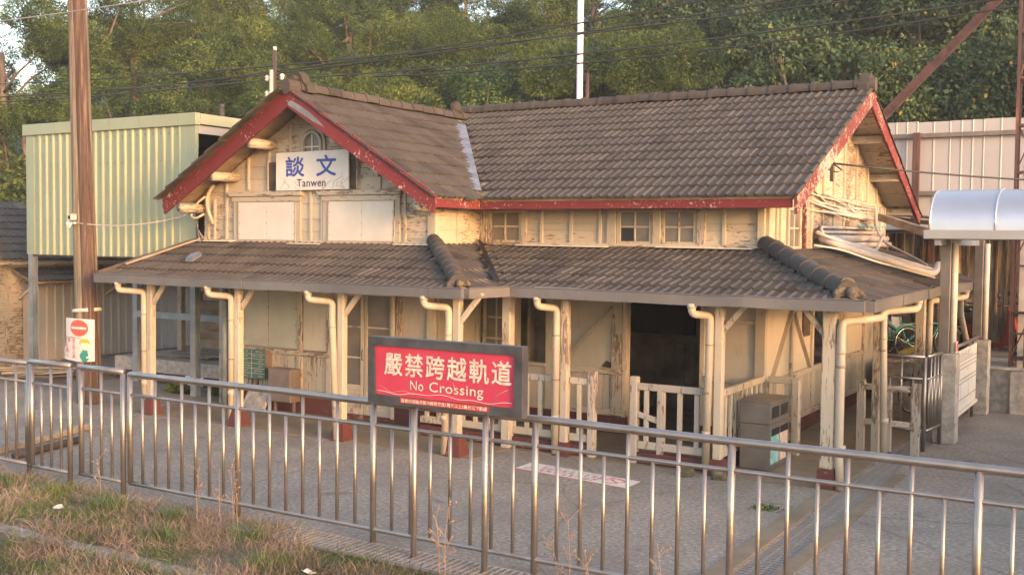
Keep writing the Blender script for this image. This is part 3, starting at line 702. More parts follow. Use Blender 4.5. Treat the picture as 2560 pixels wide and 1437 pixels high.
for y in (16.42, 16.62, 18.3, 19.0, 19.7, 20.4, 21.3, 22.2, 23.0, 23.8): MB().box(SX+.01, SX+.06, y-.035, y+.035, 3.1, side_z(y)-.02, .006).obj('batten', random.choice(['cream_v', 'cream_v2']), sg)
MB().box(SX-.05, SX+.045, MY-.03, MY+.1, 3.1, 3.95, .008).obj('corner_post', 'cream_v', sg)
sash(17.02, 17.66, 3.14, 3.72, SX+.005, xax=False, broken=None)
MB().box(SX-.02, SX+.012, 17.72, 18.02, 3.1, 3.95).obj('painted_gap_dark', 'black', sg); MB().beam((SX+.06, 17.86, 3.1), (SX+.06, 17.84, 3.95), .05, .06).obj('loose_board', 'maroon_worn', sg)  # black box paints the dark of the gap behind the loose board
MB().beam((SX+.05, 17.3, 4.35), (SX+.05, 19.6, 3.75), .03, .09, (1, 0, 0)).obj('diagonal_brace', 'cream_h', sg)
for q in ((18.6, 18.95, 4.38, 4.62), (19.45, 19.68, 4.30, 4.62), (17.35, 17.7, 4.28, 4.4)): MB().box(SX-.02, SX+.026, *q).obj('painted_hole_dark', 'black', sg)  # black boxes paint the dark of holes where boards are missing
sash(20.7, 21.5, 3.2, 3.66, SX+.005, xax=False); MB().box(SX+.03, SX+.12, 20.55, 22.4, 3.46, 3.60, .01).obj('cable_bracket', 'old_board', sg)
MB().box(SX-.02, SX+.05, 19.8, 23.9, 3.95, 4.02, .006).obj('string_course', 'cream_h2', sg)
# --- lower walls of the wing
lw = MB(); lw.box(-15.45, -12.5, WY+.02, WY+.12, 0, 2.9); lw.box(-11.3, WX1, WY+.02, WY+.12, 0, 2.9); lw.box(-12.5, -11.3, WY+.02, WY+.12, 2.25, 2.9)
lwo = lw.obj('porch_wall', 'cream_wall', ST)
MB().box(-15.5, -12.46, WY-.02, WY+.03, .01, .42, .01).obj('plinth', 'maroon_base', lwo); MB().box(-11.3, WX1+.02, WY-.02, WY+.03, .01, .30, .01).obj('plinth', 'maroon_base', lwo)
MB().box(-12.5, -11.28, WY-.03, WY+.12, .01, .10, .01).obj('door_step', 'maroon_base', lwo)
bw = MB().box(-14.86, -13.47, WY-.02, WY+.02, 1.16, 2.35).obj('boarded_window', 'green_panel', ST)
MB().box(-14.83, -14.205, WY-.034, WY-.022, 1.17, 2.33, .002).obj('cover_panel', 'green_panel', bw); MB().box(-14.195, -13.49, WY-.034, WY-.022, 1.17, 2.33, .002).obj('cover_panel', 'green_panel', bw)
for xx in (-14.2, -14.80, -13.52):
    for z in (1.3, 1.6, 1.9, 2.2): MB().box(xx-.008, xx+.008, WY-.042, WY-.03, z-.008, z+.008).obj('screw', 'rubber', bw)
for a, b in ((-14.95, -14.85), (-13.48, -13.37), (-12.79, -12.68)): MB().box(a, b, WY-.05, WY+.02, .42, 2.4, .006).obj('stud', 'cream_v2', lwo)
MB().box(-15.3, -12.6, WY-.06, WY+.02, 1.05, 1.14, .008).obj('dado_rail', 'cream_h2', lwo)
x = -15.28
while x < -12.85:
    MB().box(x, x+.135, WY-.02, WY+.02, .43, 1.05, .004).obj('dado_board', 'cream_v2', lwo); x += .14
MB().box(-13.35, -12.80, WY-.03, WY+.019, 1.16, 2.4, .004).obj('wall_panel', 'cream_wall', lwo)
for a, b in ((-15.46, -15.36), (-15.2, -15.12)): MB().box(a, b, WY-.06, WY+.02, .0, 2.5, .006).obj('stud', 'cream_v2', lwo)
# door with glass, two leaves
dr = MB().box(-12.5, -12.42, WY-.04, WY+.08, .09, 2.3, .006).obj('door', 'cream_v', ST)
MB().box(-11.35, -11.28, WY-.04, WY+.08, .09, 2.3, .006).obj('door_jamb', 'cream_v', dr)
for a, b in ((-12.42, -11.98), (-11.96, -11.35)):
    lf = MB(); s_ = .065
    for q in ((a, a+s_, .1, 2.25), (b-s_, b, .1, 2.25), (a+s_, b-s_, 2.18, 2.25), (a+s_, b-s_, .52, .62), (a+s_, b-s_, .1, .2)): lf.box(q[0], q[1], WY+.0, WY+.04, q[2], q[3], .004)
    lf.obj('door_leaf', 'cream_v', dr)
    for z in (1.10, 1.64): MB().box(a+s_, b-s_, WY+.005, WY+.035, z-.015, z+.015).obj('glazing_bar', 'cream_h', dr)
    for z0, z1 in ((.62, 1.085), (1.115, 1.625), (1.655, 2.18)): MB().box(a+s_, b-s_, WY+.018, WY+.024, z0, z1).obj('pane', 'dusty_glass', dr)
    MB().box(a+s_+.03, b-s_-.03, WY+.012, WY+.03, .23, .49, .006).obj('door_panel', 'cream_v', dr)
    MB().box(a+s_, b-s_, WY+.02, WY+.03, .2, .52).obj('door_panel', 'cream_v', dr)
smooth_tube(elbowpath([(-11.99, WY-.0, 1.06), (-11.99, WY-.03, 1.08), (-11.99, WY-.03, 1.22), (-11.99, WY, 1.24)], .02), .008, 'door_handle', 'black', dr, 6)
MB().box(-11.25, -11.14, WY-.03, WY+.03, .3, 2.5, .006).obj('stud', 'cream_v2', lwo); MB().box(-10.6, WX1+.02, WY-.035, WY+.05, .3, 2.5, .006).obj('corner_post', 'cream_v', lwo)
# wing's lower side wall and main lower front wall
ws2 = MB().box(WX1-.1, WX1, WY+.1, MY+.1, 0, 2.9).obj('wing_side_wall', 'cream_wall', ST)
MB().box(WX1-.02, WX1+.03, WY+.05, MY, .01, .3, .01).obj('plinth', 'maroon_base', ws2)
for y in (WY+.12, WY+.75, MY-.12): MB().box(WX1-.01, WX1+.04, y-.05, y+.05, .3, 2.6, .006).obj('stud', 'cream_v', ws2)
MB().box(WX1-.01, WX1+.035, WY+.2, MY-.15, 1.0, 1.08, .006).obj('dado_rail', 'cream_h', ws2)
fw = MB(); fw.box(-9.0, -7.6, MY, MY+.12, 0, 2.9); fw.box(-6.25, SX, MY, MY+.12, 0, 2.9); fw.box(-7.6, -6.25, MY, MY+.12, 2.35, 2.9); fw.box(WX1, -9.0, MY, MY+.12, 2.25, 2.9); fw.box(WX1, -9.0, MY, MY+.12, 0, 1.03)
fwo = fw.obj('porch_wall', 'cream_wall', ST)
gwn = sash(-10.36, -9.86, 1.08, 2.2, MY+.02, name='window', nx=2, nz=3, bar=.03)
MB().box(-9.80, -9.68, MY-.03, MY+.12, 1.0, 2.3, .006).obj('stud', 'cream_v', fwo); MB().box(-9.1, -8.96, MY-.035, MY+.12, .3, 2.4, .006).obj('stud', 'cream_v', fwo)
MB().box(-10.5, -8.9, MY+.35, MY+.37, 0, 2.8).obj('window_recess', 'inside', fwo)
MB().box(-9.68, -9.08, MY-.06, MY+.12, 1.03, 1.09, .006).obj('counter_sill', 'cream_h', fwo)
MB().box(-8.96, -7.62, MY-.05, MY, .98, 1.08, .008).obj('dado_rail', 'cream_h2', fwo); MB().box(-9.0, -7.58, MY-.04, MY+.02, .3, .40, .008).obj('base_rail', 'cream_h2', fwo)
x = -8.95
while x < -7.95: MB().box(x, x+.13, MY-.015, MY, .4, .98, .004).obj('dado_board', 'cream_v', fwo); x += .135
MB().box(-7.84, -7.66, MY-.045, MY+.02, .35, 2.5, .008).obj('stud', 'cream_v2', fwo); MB().box(-7.65, -7.58, MY-.03, MY+.14, .05, 2.4, .006).obj('door_jamb', 'cream_v', fwo)
MB().beam((-8.75, MY-.02, 1.12), (-7.85, MY-.02, 2.12), .03, .15, (0, 1, 0)).obj('diagonal_brace', 'cream_wall', fwo)
MB().box(-10.5, -7.55, MY-.03, MY+.02, .012, .3, .01).obj('plinth', 'maroon_base', fwo); MB().box(-6.3, SX+.02, MY-.03, MY+.02, .012, .3, .01).obj('plinth', 'maroon_base', fwo)
MB().prism([(-8.02, MY-.02, 1.10), (-7.84, MY-.02, 1.09), (-7.84, MY-.02, 1.16), (-7.94, MY-.02, 1.21)], (0, .018, 0)).obj('damp_patch', 'dark_wood', fwo)
MB().box(-6.30, -6.22, MY-.03, MY+.14, .05, 2.4, .006).obj('door_jamb', 'cream_v', fwo); MB().box(-5.95, -5.30, MY-.03, MY, 1.93, 1.98, .006).obj('wall_rail', 'cream_h', fwo)
MB().box(-6.22, -5.4, MY-.05, MY, 1.0, 1.09, .008).obj('dado_rail', 'cream_h2', fwo)
MB().box(-5.4, SX+.02, MY-.05, MY+.05, .3, 2.6, .008).obj('corner_post', 'cream_v2', fwo)
x = -6.2
while x < -5.45: MB().box(x, x+.13, MY-.015, MY, .3, 1.0, .004).obj('dado_board', 'cream_v', fwo); x += .135
# waiting room
wr = MB(); wr.box(-9.5, -5.4, 19.2, 19.3, 0, 2.8); wr.box(-9.55, -9.5, MY+.12, 19.3, 0, 2.8); wr.box(-9.55, -5.3, MY+.12, 19.3, 2.7, 2.75); wr.box(-9.5, -5.35, MY+.12, 19.2, -.05, .02)
wro = wr.obj('waiting_room', 'inside', ST)
MB().box(-9.1, -7.6, 19.14, 19.19, 1.42, 2.35).obj('dark_window', 'dark_glass', wro)
x = -9.4
while x < -5.6: MB().box(x, x+.19, 19.16, 19.2, .02, 1.25, .006).obj('dado_board', 'inside', wro); x += .2
MB().box(-9.45, -5.5, 19.12, 19.2, 1.26, 1.36, .01).obj('dado_rail', 'inside', wro)
# side wall, lower
MB().box(SX-.01, SX+.03, MY, 22.3, .012, .26, .01).obj('plinth', 'maroon_base', sg)
MB().box(SX-.005, SX+.012, MY, 23.8, .26, 2.9).obj('plaster', 'cream_wall', sg)
MB().box(SX+.012, SX+.05, MY+.1, 22.3, .98, 1.07, .006).obj('dado_rail', 'cream_h2', sg); MB().box(SX+.012, SX+.045, MY+.1, 22.3, .26, .36, .006).obj('base_rail', 'cream_h2', sg)
y = MY+.15
while y < 22.2: MB().box(SX+.01, SX+.028, y, y+.135, .36, .98, .004).obj('dado_board', 'cream_v', sg); y += .14
for y in (17.35, 18.55, 19.45, 20.6, 22.2): MB().box(SX+.01, SX+.055, y-.05, y+.05, .36, 2.6, .006).obj('stud', 'cream_v2', sg)
for (y0, z0), (y1, z1) in (((17.3, 2.1), (16.35, 1.1)), ((17.42, 2.05), (18.4, 1.08)), ((20.55, 2.05), (19.6, 1.1))): MB().beam((SX+.03, y0, z0), (SX+.03, y1, z1), .03, .10, (1, 0, 0)).obj('diagonal_brace', 'cream_v2', sg)
MB().box(SX+.012, SX+.022, 18.62, 19.4, 1.08, 2.2).obj('window_pane', 'dark_glass', sg); MB().box(SX+.02, SX+.05, 17.98, 18.36, 1.62, 2.2, .004).obj('hanging_panel', 'dark_wood', sg)
# --- gutters
def gutter(name, p0, p1, out, parent=ST, ht=.14, dp=.11):
    p0, p1, out = V(p0), V(p1), V(out); d = (p1-p0).normalized(); L = (p1-p0).length; m = MB(); rows = []
    n = max(2, int(L/.5)); prof = [(0, .01), (0, -ht), (dp, -ht), (dp, 0), (dp+.012, .012), (dp+.006, .02)]
    for i in range(n+1):
        c = p0.lerp(p1, i/n); j = random.gauss(0, .007)
        rows.append([c+out*(a+(j if a > .05 else 0))+V(0, 0, b+j*.6) for a, b in prof])
    m.grid(rows); m.add(rows[0], [(0, 1, 2, 3)]); m.add(rows[-1], [(3, 2, 1, 0)])
    o = m.obj(name, 'gutter', parent)
    k = 1.8
    while k < L-.3:
        c = p0+d*k; b = MB(); b.frame(c+out*(dp+.003)+V(0, 0, -ht/2), d, out, V(0, 0, 1), .018, .004, ht/2+.002); b.obj('joint_strip', 'gutter', o); k += 1.9
    return o
gz = 2.485
gutter('gutter', (WL, WGY+.02, gz), (WGX+.06, WGY+.02, gz-.005), (0, -1, 0))
gutter('gutter', (WGX+.04, WGY+.0, gz), (WGX+.22, GY-.02, gz), (1, 0, 0))
gutter('gutter', (WGX+.26, GY+.02, gz), (GX+.06, GY+.02, gz-.01), (0, -1, 0))
gutter('gutter', (GX+.05, GY+.0, gz-.01), (GX+.02, 18.4, gz+.02), (1, 0, 0))
gutter('gutter', (GX-.02, 18.4, gz+.02), (GX+.02, 23.6, gz-.02), (1, 0, 0))
MB().beam((WGX+.03, WGY-.07, gz-.04), (WGX+.06, WGY-.075, gz-.15), .10, .004, (0, 1, 0)).obj('gutter_end_flap', 'lead', ST)
for i in range(6):
    xx = -8.0+random.random()*.3
MB().box(-7.95, -7.2, GY-.075, GY-.066, gz-.005, gz+.03).obj('gutter_patch', 'lead', ST)
# --- porch posts, braces, downpipes
def post(px, py, z1=2.5, w_=.12, base=True, braces=(), mat='cream_v2', basez=.32, name='porch_post', tilt=0):
    o = MB().box(px-w_/2, px+w_/2, py-w_/2, py+w_/2, .02 if base else 0, z1, .012).obj(name, mat, ST)
    if base:
        b = basez; m = MB(); lo, hi = .14, .085
        m.add([(px-lo, py-lo, 0), (px+lo, py-lo, 0), (px+lo, py+lo, 0), (px-lo, py+lo, 0), (px-hi, py-hi, b), (px+hi, py-hi, b), (px+hi, py+hi, b), (px-hi, py+hi, b)], [(3, 2, 1, 0), (4, 5, 6, 7), (0, 1, 5, 4), (1, 2, 6, 5), (2, 3, 7, 6), (3, 0, 4, 7)])
        m.obj('post_base', 'maroon_base', o)
    for dx, dy in braces:
        MB().beam((px+dx*.04, py+dy*.04, 1.98), (px+dx*.42, py+dy*.42, 2.42), .07, .07, (dy, dx, 0), .006).obj('brace', mat, o)
    return o
for x in (-15.53, -13.36, -11.10, -8.90): post(x, 13.1, 2.4, mat='cream_v', braces=((1, 0),) if x < -9 else ((1, 0),))
post(-8.62, 14.06, 2.4, w_=.15, base=False)
post(-7.62, 14.06, 2.4, basez=.2); post(-5.22, 14.06, 2.4, braces=((1, 0),), basez=.22); post(-3.72, 14.06, 2.4, w_=.17, mat='cream_v2', braces=((-1, 0),), base=False)
MB().box(-3.83, -3.61, 13.95, 14.17, 0, .28, .01).obj('post_base', 'maroon_base', ST)
for y, w_ in ((16.75, .12), (20.0, .16), (22.2, .14)): post(-3.72, y, 2.42, w_=w_, base=False)
MB().box(-15.7, -8.75, 13.03, 13.17, 2.34, 2.46, .01).obj('porch_beam', 'cream_h2', ST); MB().box(-8.75, -3.6, 13.99, 14.13, 2.34, 2.46, .01).obj('porch_beam', 'cream_h2', ST)
MB().box(-3.79, -3.65, 14.14, 23.4, 2.36, 2.5, .01).obj('porch_beam', 'cream_h2', ST)
for x in np.arange(-16.1, -10.6, .6): MB().beam((x, WGY+.12, ZG-.09), (x, WY, ZT-.09), .06, .08).obj('rafter', 'cream_h', ST)
for x in np.arange(-8.3, -5.4, .6): MB().beam((x, GY+.12, ZG-.09), (x, MY, ZT-.09), .06, .08).obj('rafter', 'cream_h', ST)
def pipe(out, top, foot, r=.054, kink=None):
    ox, oy = out; tx, ty = top
    pts = [(ox, oy, 2.36), (ox, oy, 2.22), (tx, ty, 2.19), (tx, ty, 1.9)] + ([kink] if kink else []) + [foot]
    o = smooth_tube(elbowpath(pts, .075), r, 'downpipe', 'pvc', ST, 12)
    MB().tube([(tx, ty, 1.78), (tx, ty, 1.80)], r+.008, 12).obj('pipe_bracket', 'old_board', o, smooth=True)
    MB().tube([(foot[0], foot[1], 1.12), (foot[0], foot[1], 1.15)] if abs(foot[0]-tx) < .03 else [(tx, ty, 1.6), (tx, ty, 1.63)], r+.007, 12).obj('pipe_bracket', 'old_board', o, smooth=True)
    MB().tube([(ox, oy, 2.30), (ox, oy, 2.36)], r+.01, 12).obj('pipe_socket', 'pvc', o, smooth=True)
    MB().tube([(foot[0], foot[1], .52), (foot[0], foot[1], .60)], r+.006, 12).obj('pipe_socket', 'pvc', o, smooth=True)
pipe((-16.05, 12.80), (-15.65, 13.04), (-15.64, 13.04, .03)); pipe((-13.78, 12.80), (-13.475, 13.04), (-13.48, 13.04, .02)); pipe((-11.55, 12.80), (-11.24, 13.02), (-11.12, 12.99, .02)); pipe((-9.30, 12.80), (-9.015, 13.03), (-9.06, 13.0, .03))
pipe((-7.92, 13.72), (-7.73, 13.98), (-7.73, 13.97, .03)); pipe((-5.50, 13.72), (-5.335, 13.98), (-5.36, 13.97, .1))
pipe((-3.22, 14.75), (-3.56, 14.0), (-3.53, 13.98, .03), kink=(-3.56, 14.0, .45)); pipe((-3.22, 17.1), (-3.6, 16.55), (-3.55, 16.55, .03)); pipe((-3.22, 21.6), (-3.6, 20.2), (-3.6, 20.2, .03)); pipe((-3.22, 22.0), (-3.4, 22.2), (-3.2, 22.3, .9))
# left verge of the wing porch roof
MB().beam((WL+.0, WGY, ZG+.07), (-16.02, WY, ZT+.06), .06, .05).obj('verge_board', 'dark_wood', sk_w)
MB().beam((WL+.25, WGY+.4, ZG+.22), (-15.95, WY+.1, ZT+.10), .12, .03).obj('loose_board', 'old_board', sk_w)

# ------------------------------------------------------------------ annex left of the wing, in shade under the green box
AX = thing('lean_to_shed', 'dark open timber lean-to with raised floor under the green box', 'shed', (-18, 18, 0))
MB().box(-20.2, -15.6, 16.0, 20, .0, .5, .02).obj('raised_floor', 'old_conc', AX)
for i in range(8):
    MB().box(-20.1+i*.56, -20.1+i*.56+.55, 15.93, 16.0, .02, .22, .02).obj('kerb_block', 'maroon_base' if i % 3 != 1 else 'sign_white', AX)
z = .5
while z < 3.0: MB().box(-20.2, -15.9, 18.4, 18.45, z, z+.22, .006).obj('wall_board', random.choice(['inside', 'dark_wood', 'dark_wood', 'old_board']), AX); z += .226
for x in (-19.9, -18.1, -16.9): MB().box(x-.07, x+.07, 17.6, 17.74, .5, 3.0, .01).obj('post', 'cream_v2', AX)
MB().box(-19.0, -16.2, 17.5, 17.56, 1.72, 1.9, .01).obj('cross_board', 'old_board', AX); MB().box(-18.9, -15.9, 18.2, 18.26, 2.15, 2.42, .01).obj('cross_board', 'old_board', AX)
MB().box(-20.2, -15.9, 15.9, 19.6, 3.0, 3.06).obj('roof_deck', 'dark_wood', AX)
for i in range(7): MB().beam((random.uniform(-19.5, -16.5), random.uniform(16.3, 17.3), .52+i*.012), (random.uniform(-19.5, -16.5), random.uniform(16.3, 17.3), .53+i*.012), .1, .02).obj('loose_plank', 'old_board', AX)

# ------------------------------------------------------------------ wooden railings by the entrance
def railing(name, label, p0, p1, n, end_posts, ht=1.12, low=.28, plinth=True, mat='cream_v2'):
    p0, p1 = V(p0), V(p1); d = (p1-p0).normalized(); o = thing(name, label, 'railing', tuple(p0)); L = (p1-p0).length
    MB().beam(p0+V(0, 0, ht), p1+V(0, 0, ht), .07, .10, ch=.01).obj('top_rail', mat, o)
    MB().beam(p0+V(0, 0, low), p1+V(0, 0, low), .07, .11, ch=.01).obj('bottom_rail', mat, o)
    if plinth: MB().beam(p0+V(0, 0, .10), p1+V(0, 0, .10), .09, .16, ch=.01).obj('plinth_board', 'maroon_base', o)
    for i in range(n):
        q = p0+d*(L*(i+.5)/n); MB().beam(q+V(0, 0, low+.05), q+V(0, 0, ht-.05), .045, .07, d, .006).obj('baluster', mat, o)
    for q, h in end_posts: MB().box(q[0]-.06, q[0]+.06, q[1]-.06, q[1]+.06, 0, h, .015).obj('end_post', 'cream_v3', o)
    return o
railing('wooden_railing', 'peeling cream wooden railing behind the red sign, left of the entrance gap', (-10.3, 14.12, 0), (-7.72, 14.12, 0), 11, [])
railing('wooden_railing', 'short peeling railing right of the fifth downpipe, ending in thick post', (-7.55, 14.1, 0), (-7.24, 14.1, 0), 1, [((-7.18, 14.1), 1.28)])
g = railing('wooden_railing', 'badly flaked low wooden railing right of the entrance gap', (-6.44, 14.1, 0), (-5.42, 14.1, 0), 4, [((-6.5, 14.1), 1.26)], mat='cream_v3')
MB().box(-6.14, -6.05, 14.06, 14.14, .12, 1.1, .01).obj('mid_post', 'cream_v3', g); MB().beam((-6.44, 14.1, .72), (-6.1, 14.1, .64), .06, .08, ch=.008).obj('mid_rail', 'cream_v3', g)
railing('wooden_railing', 'cream railing running back from post to wall beside the waste bin', (-5.2, 14.15, 0), (-5.24, 16.0, 0), 8, [], mat='cream_v2')
railing('wooden_railing', 'short cream railing behind the waste bin with bolted end post', (-5.15, 16.0, 0), (-4.76, 16.0, 0), 2, [((-4.72, 16.0), 1.16)])
# low gate frame on the right
gt = thing('wooden_gate', 'pale weathered wooden gate frame standing beside the steel barrier', 'gate', (-3.6, 17.0, 0))
for a, b, c, d_, mt in ((-4.06, -3.94, 0, 1.1, 'cream_v3'), (-3.26, -3.13, 0, 1.1, 'cream_v3')): MB().box(a, b, 16.95, 17.05, c, d_, .01).obj('gate_post', mt, gt)
MB().box(-3.66, -3.54, 16.96, 17.04, .02, 1.0, .01).obj('gate_post', 'cream_v3', gt)
for z in (1.0, .46): MB().box(-3.94, -3.26, 16.965, 17.035, z-.045, z+.045, .01).obj('gate_rail', 'cream_h2', gt)

# ------------------------------------------------------------------ stainless platform fence
FY = 8.8
def cyl(name, r, L, n=12):
    return MB().tube([(0, 0, 0), (0, 0, L)], r, n).mesh(name, 'stainless', True)
BAL_S, BAL_L, POST_L, POST_G = cyl('baluster', .0185, 1.08), cyl('baluster', .0195, 1.34), cyl('fence_post', .034, 1.36), cyl('fence_post', .034, 1.5)
def fence_panel(label, x0, x1, posts, bals, zt=1.50, zm=1.25, zb=.16, y=FY, tilt=0, mitre=False):
    o = thing('steel_fence', label, 'fence', ((x0+x1)/2, y, 0), 'stainless fence along the track')
    n = max(2, int((x1-x0)/.8))
    def line(z, amp): return [(x0+(x1-x0)*i/n, y+tilt*(i/n), z+random.gauss(0, amp)) for i in range(n+1)]
    MB().tube(line(zt, .0025), .038, 14).obj('top_rail', 'stainless', o, smooth=True)
    MB().tube(line(zm, .001), .021, 10).obj('middle_rail', 'stainless', o, smooth=True)
    MB().tube(line(zb, .001), .028, 12).obj('bottom_rail', 'stainless', o, smooth=True)
    for x, grd in posts: inst(POST_G if grd else POST_L, 'fence_post', o, Matrix.Translation((x, y+tilt*(x-x0)/(x1-x0), 0 if grd else zb)))
    for x, long in bals: inst(BAL_L if long else BAL_S, 'baluster', o, Matrix.Translation((x+random.gauss(0, .002), y+tilt*(x-x0)/(x1-x0), zb)))
    return o
fence_panel('steel fence panel cut by the left edge of the picture', -14.85, -12.82, [(-12.82, True)], [(-14.6+i*.215, i % 2 == 1) for i in range(9)], zt=1.5)
fence_panel('narrow steel fence panel left of the utility pole foot', -12.74, -11.9, [(-12.70, False), (-11.92, True)], [(-12.50, False), (-12.30, True), (-12.10, False)], zt=1.53, y=8.76)
fence_panel('narrow steel fence panel in front of the utility pole foot', -11.78, -10.94, [(-11.75, False), (-10.95, True)], [(-11.56, False), (-11.36, True), (-11.16, False)], zt=1.52, y=8.8)
px = [-10.82, -8.99, -7.03, -5.08, -3.14, -1.18, .77, 2.72]; bl = []
for a, b in zip(px[:-1], px[1:]): bl += [(a+(b-a)*(k+1)/8, k % 2 == 1) for k in range(7)]
fence_panel('long steel fence run with seven bays behind the red sign', px[0], px[-1], [(x, i > 0) for i, x in enumerate(px)], bl)

# ------------------------------------------------------------------ red NO CROSSING sign
SY = 8.52
sgn = thing('warning_sign', 'red framed no-crossing sign on two steel posts at the fence', 'sign', (-6, SY+.06, 0))
for x in (-6.36, -5.52): smooth_tube([(x, SY+.09, -.2), (x, SY+.09, 1.56)], .031, 'sign_post', 'stainless', sgn, 14)
fx0, fx1, fz0, fz1, fb = -6.88, -5.07, 1.545, 2.21, .085
fr = MB()
for P in ([(fx0, fz0), (fx1, fz0), (fx1-fb, fz0+fb), (fx0+fb, fz0+fb)], [(fx0, fz1), (fx0+fb*.8, fz1-fb), (fx1-fb, fz1-fb), (fx1, fz1)], [(fx0, fz0), (fx0+fb, fz0+fb), (fx0+fb*.8, fz1-fb), (fx0, fz1)], [(fx1, fz0), (fx1, fz1), (fx1-fb, fz1-fb), (fx1-fb, fz0+fb)]):
    fr.prism([(x, SY, z) for x, z in P], (0, .11, 0))
fr.obj('sign_frame', 'frame_grey', sgn)
MB().box(fx0+.05, fx1-.05, SY+.03, SY+.09, fz0+.05, fz1-.05).obj('red_panel', 'sign_red', sgn)
X_, Z_ = (1, 0, 0), (0, 0, 1)
text_obj('嚴禁跨越軌道', (-6.69, SY+.028, 1.835), X_, Z_, 1.49, .225, 'letter', sgn, .017, spacing=1.16)
text_obj('No', (-6.37, SY+.028, 1.703), X_, Z_, .16, .098, 'letter', sgn, .008, spacing=1.05); text_obj('Crossing', (-6.14, SY+.028, 1.675), X_, Z_, .63, .126, 'letter', sgn, .008, spacing=1.05)
MB().box(-6.47, -5.43, SY-.006, SY+.001, 1.572, 1.625).obj('fine_strip', 'sign_red2', sgn)
text_obj('違者依鐵路法第70條規定處1萬元以上5萬元以下罰鍰', (-6.455, SY-.0065, 1.58), X_, Z_, 1.01, .037, 'letter', sgn, .02)
# lifted clear film along the lower edge of the panel
smooth_tube([(-6.79+.04*i, SY+.022, 1.655+.008*math.sin(i*.7)-.012*math.sin(i*.25)+.01) for i in range(41)], .003, 'film_edge', 'sign_white', sgn, 5)
for pts in ([(-6.75, 1.72), (-6.6, 1.66), (-6.45, 1.69), (-6.33, 1.66)], [(-5.23, 1.80), (-5.35, 1.74), (-5.42, 1.67)], [(-5.9, 1.70), (-5.84, 1.76), (-5.86, 1.82)]):
    smooth_tube([(x, SY+.0275, z) for x, z in pts], .0012, 'film_crease', 'sign_white', sgn, 4)

# ------------------------------------------------------------------ station name sign
ns = thing('name_sign', 'white station name board with blue characters on the front gable', 'sign', (-13.09, WY-.12, 4.04))
MB().prism([(-13.94, WY-.11, 4.035), (-12.24, WY-.11, 4.045), (-12.24, WY-.11, 4.735), (-13.94, WY-.11, 4.715)], (0, .03, 0)).obj('sign_board', 'sign_white', ns)
text_obj('談', (-13.70, WY-.112, 4.285), X_, Z_, .44, .35, 'sign_blue', ns, .026)
text_obj('文', (-12.97, WY-.112, 4.285), X_, Z_, .45, .36, 'sign_blue', ns, .026)
text_obj('Tanwen', (-13.43, WY-.112, 4.10), X_, Z_, .67, .135, 'sign_dark', ns, .014, spacing=1.08)
for i in range(9):      # dead creeper stems on the board
    x0 = -13.9+random.random()*1.6; pts = [(x0, WY-.114, 4.06)]
    for k in range(6): pts.append((pts[-1][0]+random.uniform(-.09, .11), WY-.114, pts[-1][2]+random.uniform(.0, .07)))
    smooth_tube(pts, .0025, 'creeper_stem', 'old_board', ns, 4)

# ------------------------------------------------------------------ green notice and grey metal box on the wing porch wall
gs = thing('notice_board', 'green notice board with white ruled lettering beside the second porch post', 'sign', (-14.4, WY-.2, .58))
MB().box(-14.72, -14.11, WY-.22, WY-.19, .58, 1.12, .004).obj('notice_panel', 'sign_green', gs)
zz = [1.12, 1.035, .95, .865, .77, .68, .58]
for z in zz[1:-1]: MB().box(-14.71, -14.12, WY-.223, WY-.22, z-.003, z+.003).obj('rule_line', 'letter', gs)
MB().box(-14.445, -14.439, WY-.223, WY-.22, .59, 1.11).obj('rule_line', 'letter', gs)
for k, (na, nb) in enumerate(((4, 5), (4, 7), (4, 3), (6, 3), (4, 6), (4, 3))):
    z = zz[k+1]+.03
    scribble((-14.67, WY-.2205, z), X_, Z_, .035*na, .034, na, 'letter', gs); scribble((-14.15-.038*nb, WY-.2205, z), X_, Z_, .036*nb, .034, nb, 'letter', gs)
MB().box(-14.71, -14.68, WY-.19, WY-.02, .6, 1.1).obj('bracket', 'box_metal', gs); MB().box(-14.15, -14.12, WY-.19, WY-.02, .6, 1.1).obj('bracket', 'box_metal', gs)
for x in (-14.45, -14.3): smooth_tube(sag((x, WY-.18, .6), (x-.12, WY-.1, .2), -.02, 6), .014, 'cable', 'cable', gs, 6)
gb = thing('meter_box', 'grey sheet metal box on legs against the porch wall', 'utility box', (-13.6, WY-.2, 0))
MB().box(-13.93, -13.38, WY-.32, WY-.06, .22, .82, .008).obj('cabinet', 'box_metal', gb); MB().box(-13.91, -13.40, WY-.332, WY-.322, .24, .80, .004).obj('cabinet_door', 'box_metal', gb)
MB().box(-13.44, -13.42, WY-.35, WY-.33, .62, .70).obj('latch', 'chrome', gb)
for x in (-13.88, -13.43): MB().box(x-.02, x+.02, WY-.2, WY-.16, 0, .22).obj('leg', 'box_metal', gb)
MB().prism([(-14.66, WY-.28, .0), (-14.0, WY-.38, .0), (-14.1, WY-.1, .42), (-14.6, WY-.1, .42)], (0, .05, 0)).obj('cardboard_sheet', 'old_conc', None, label='pale leaning slab below the green notice board', cat='slab')

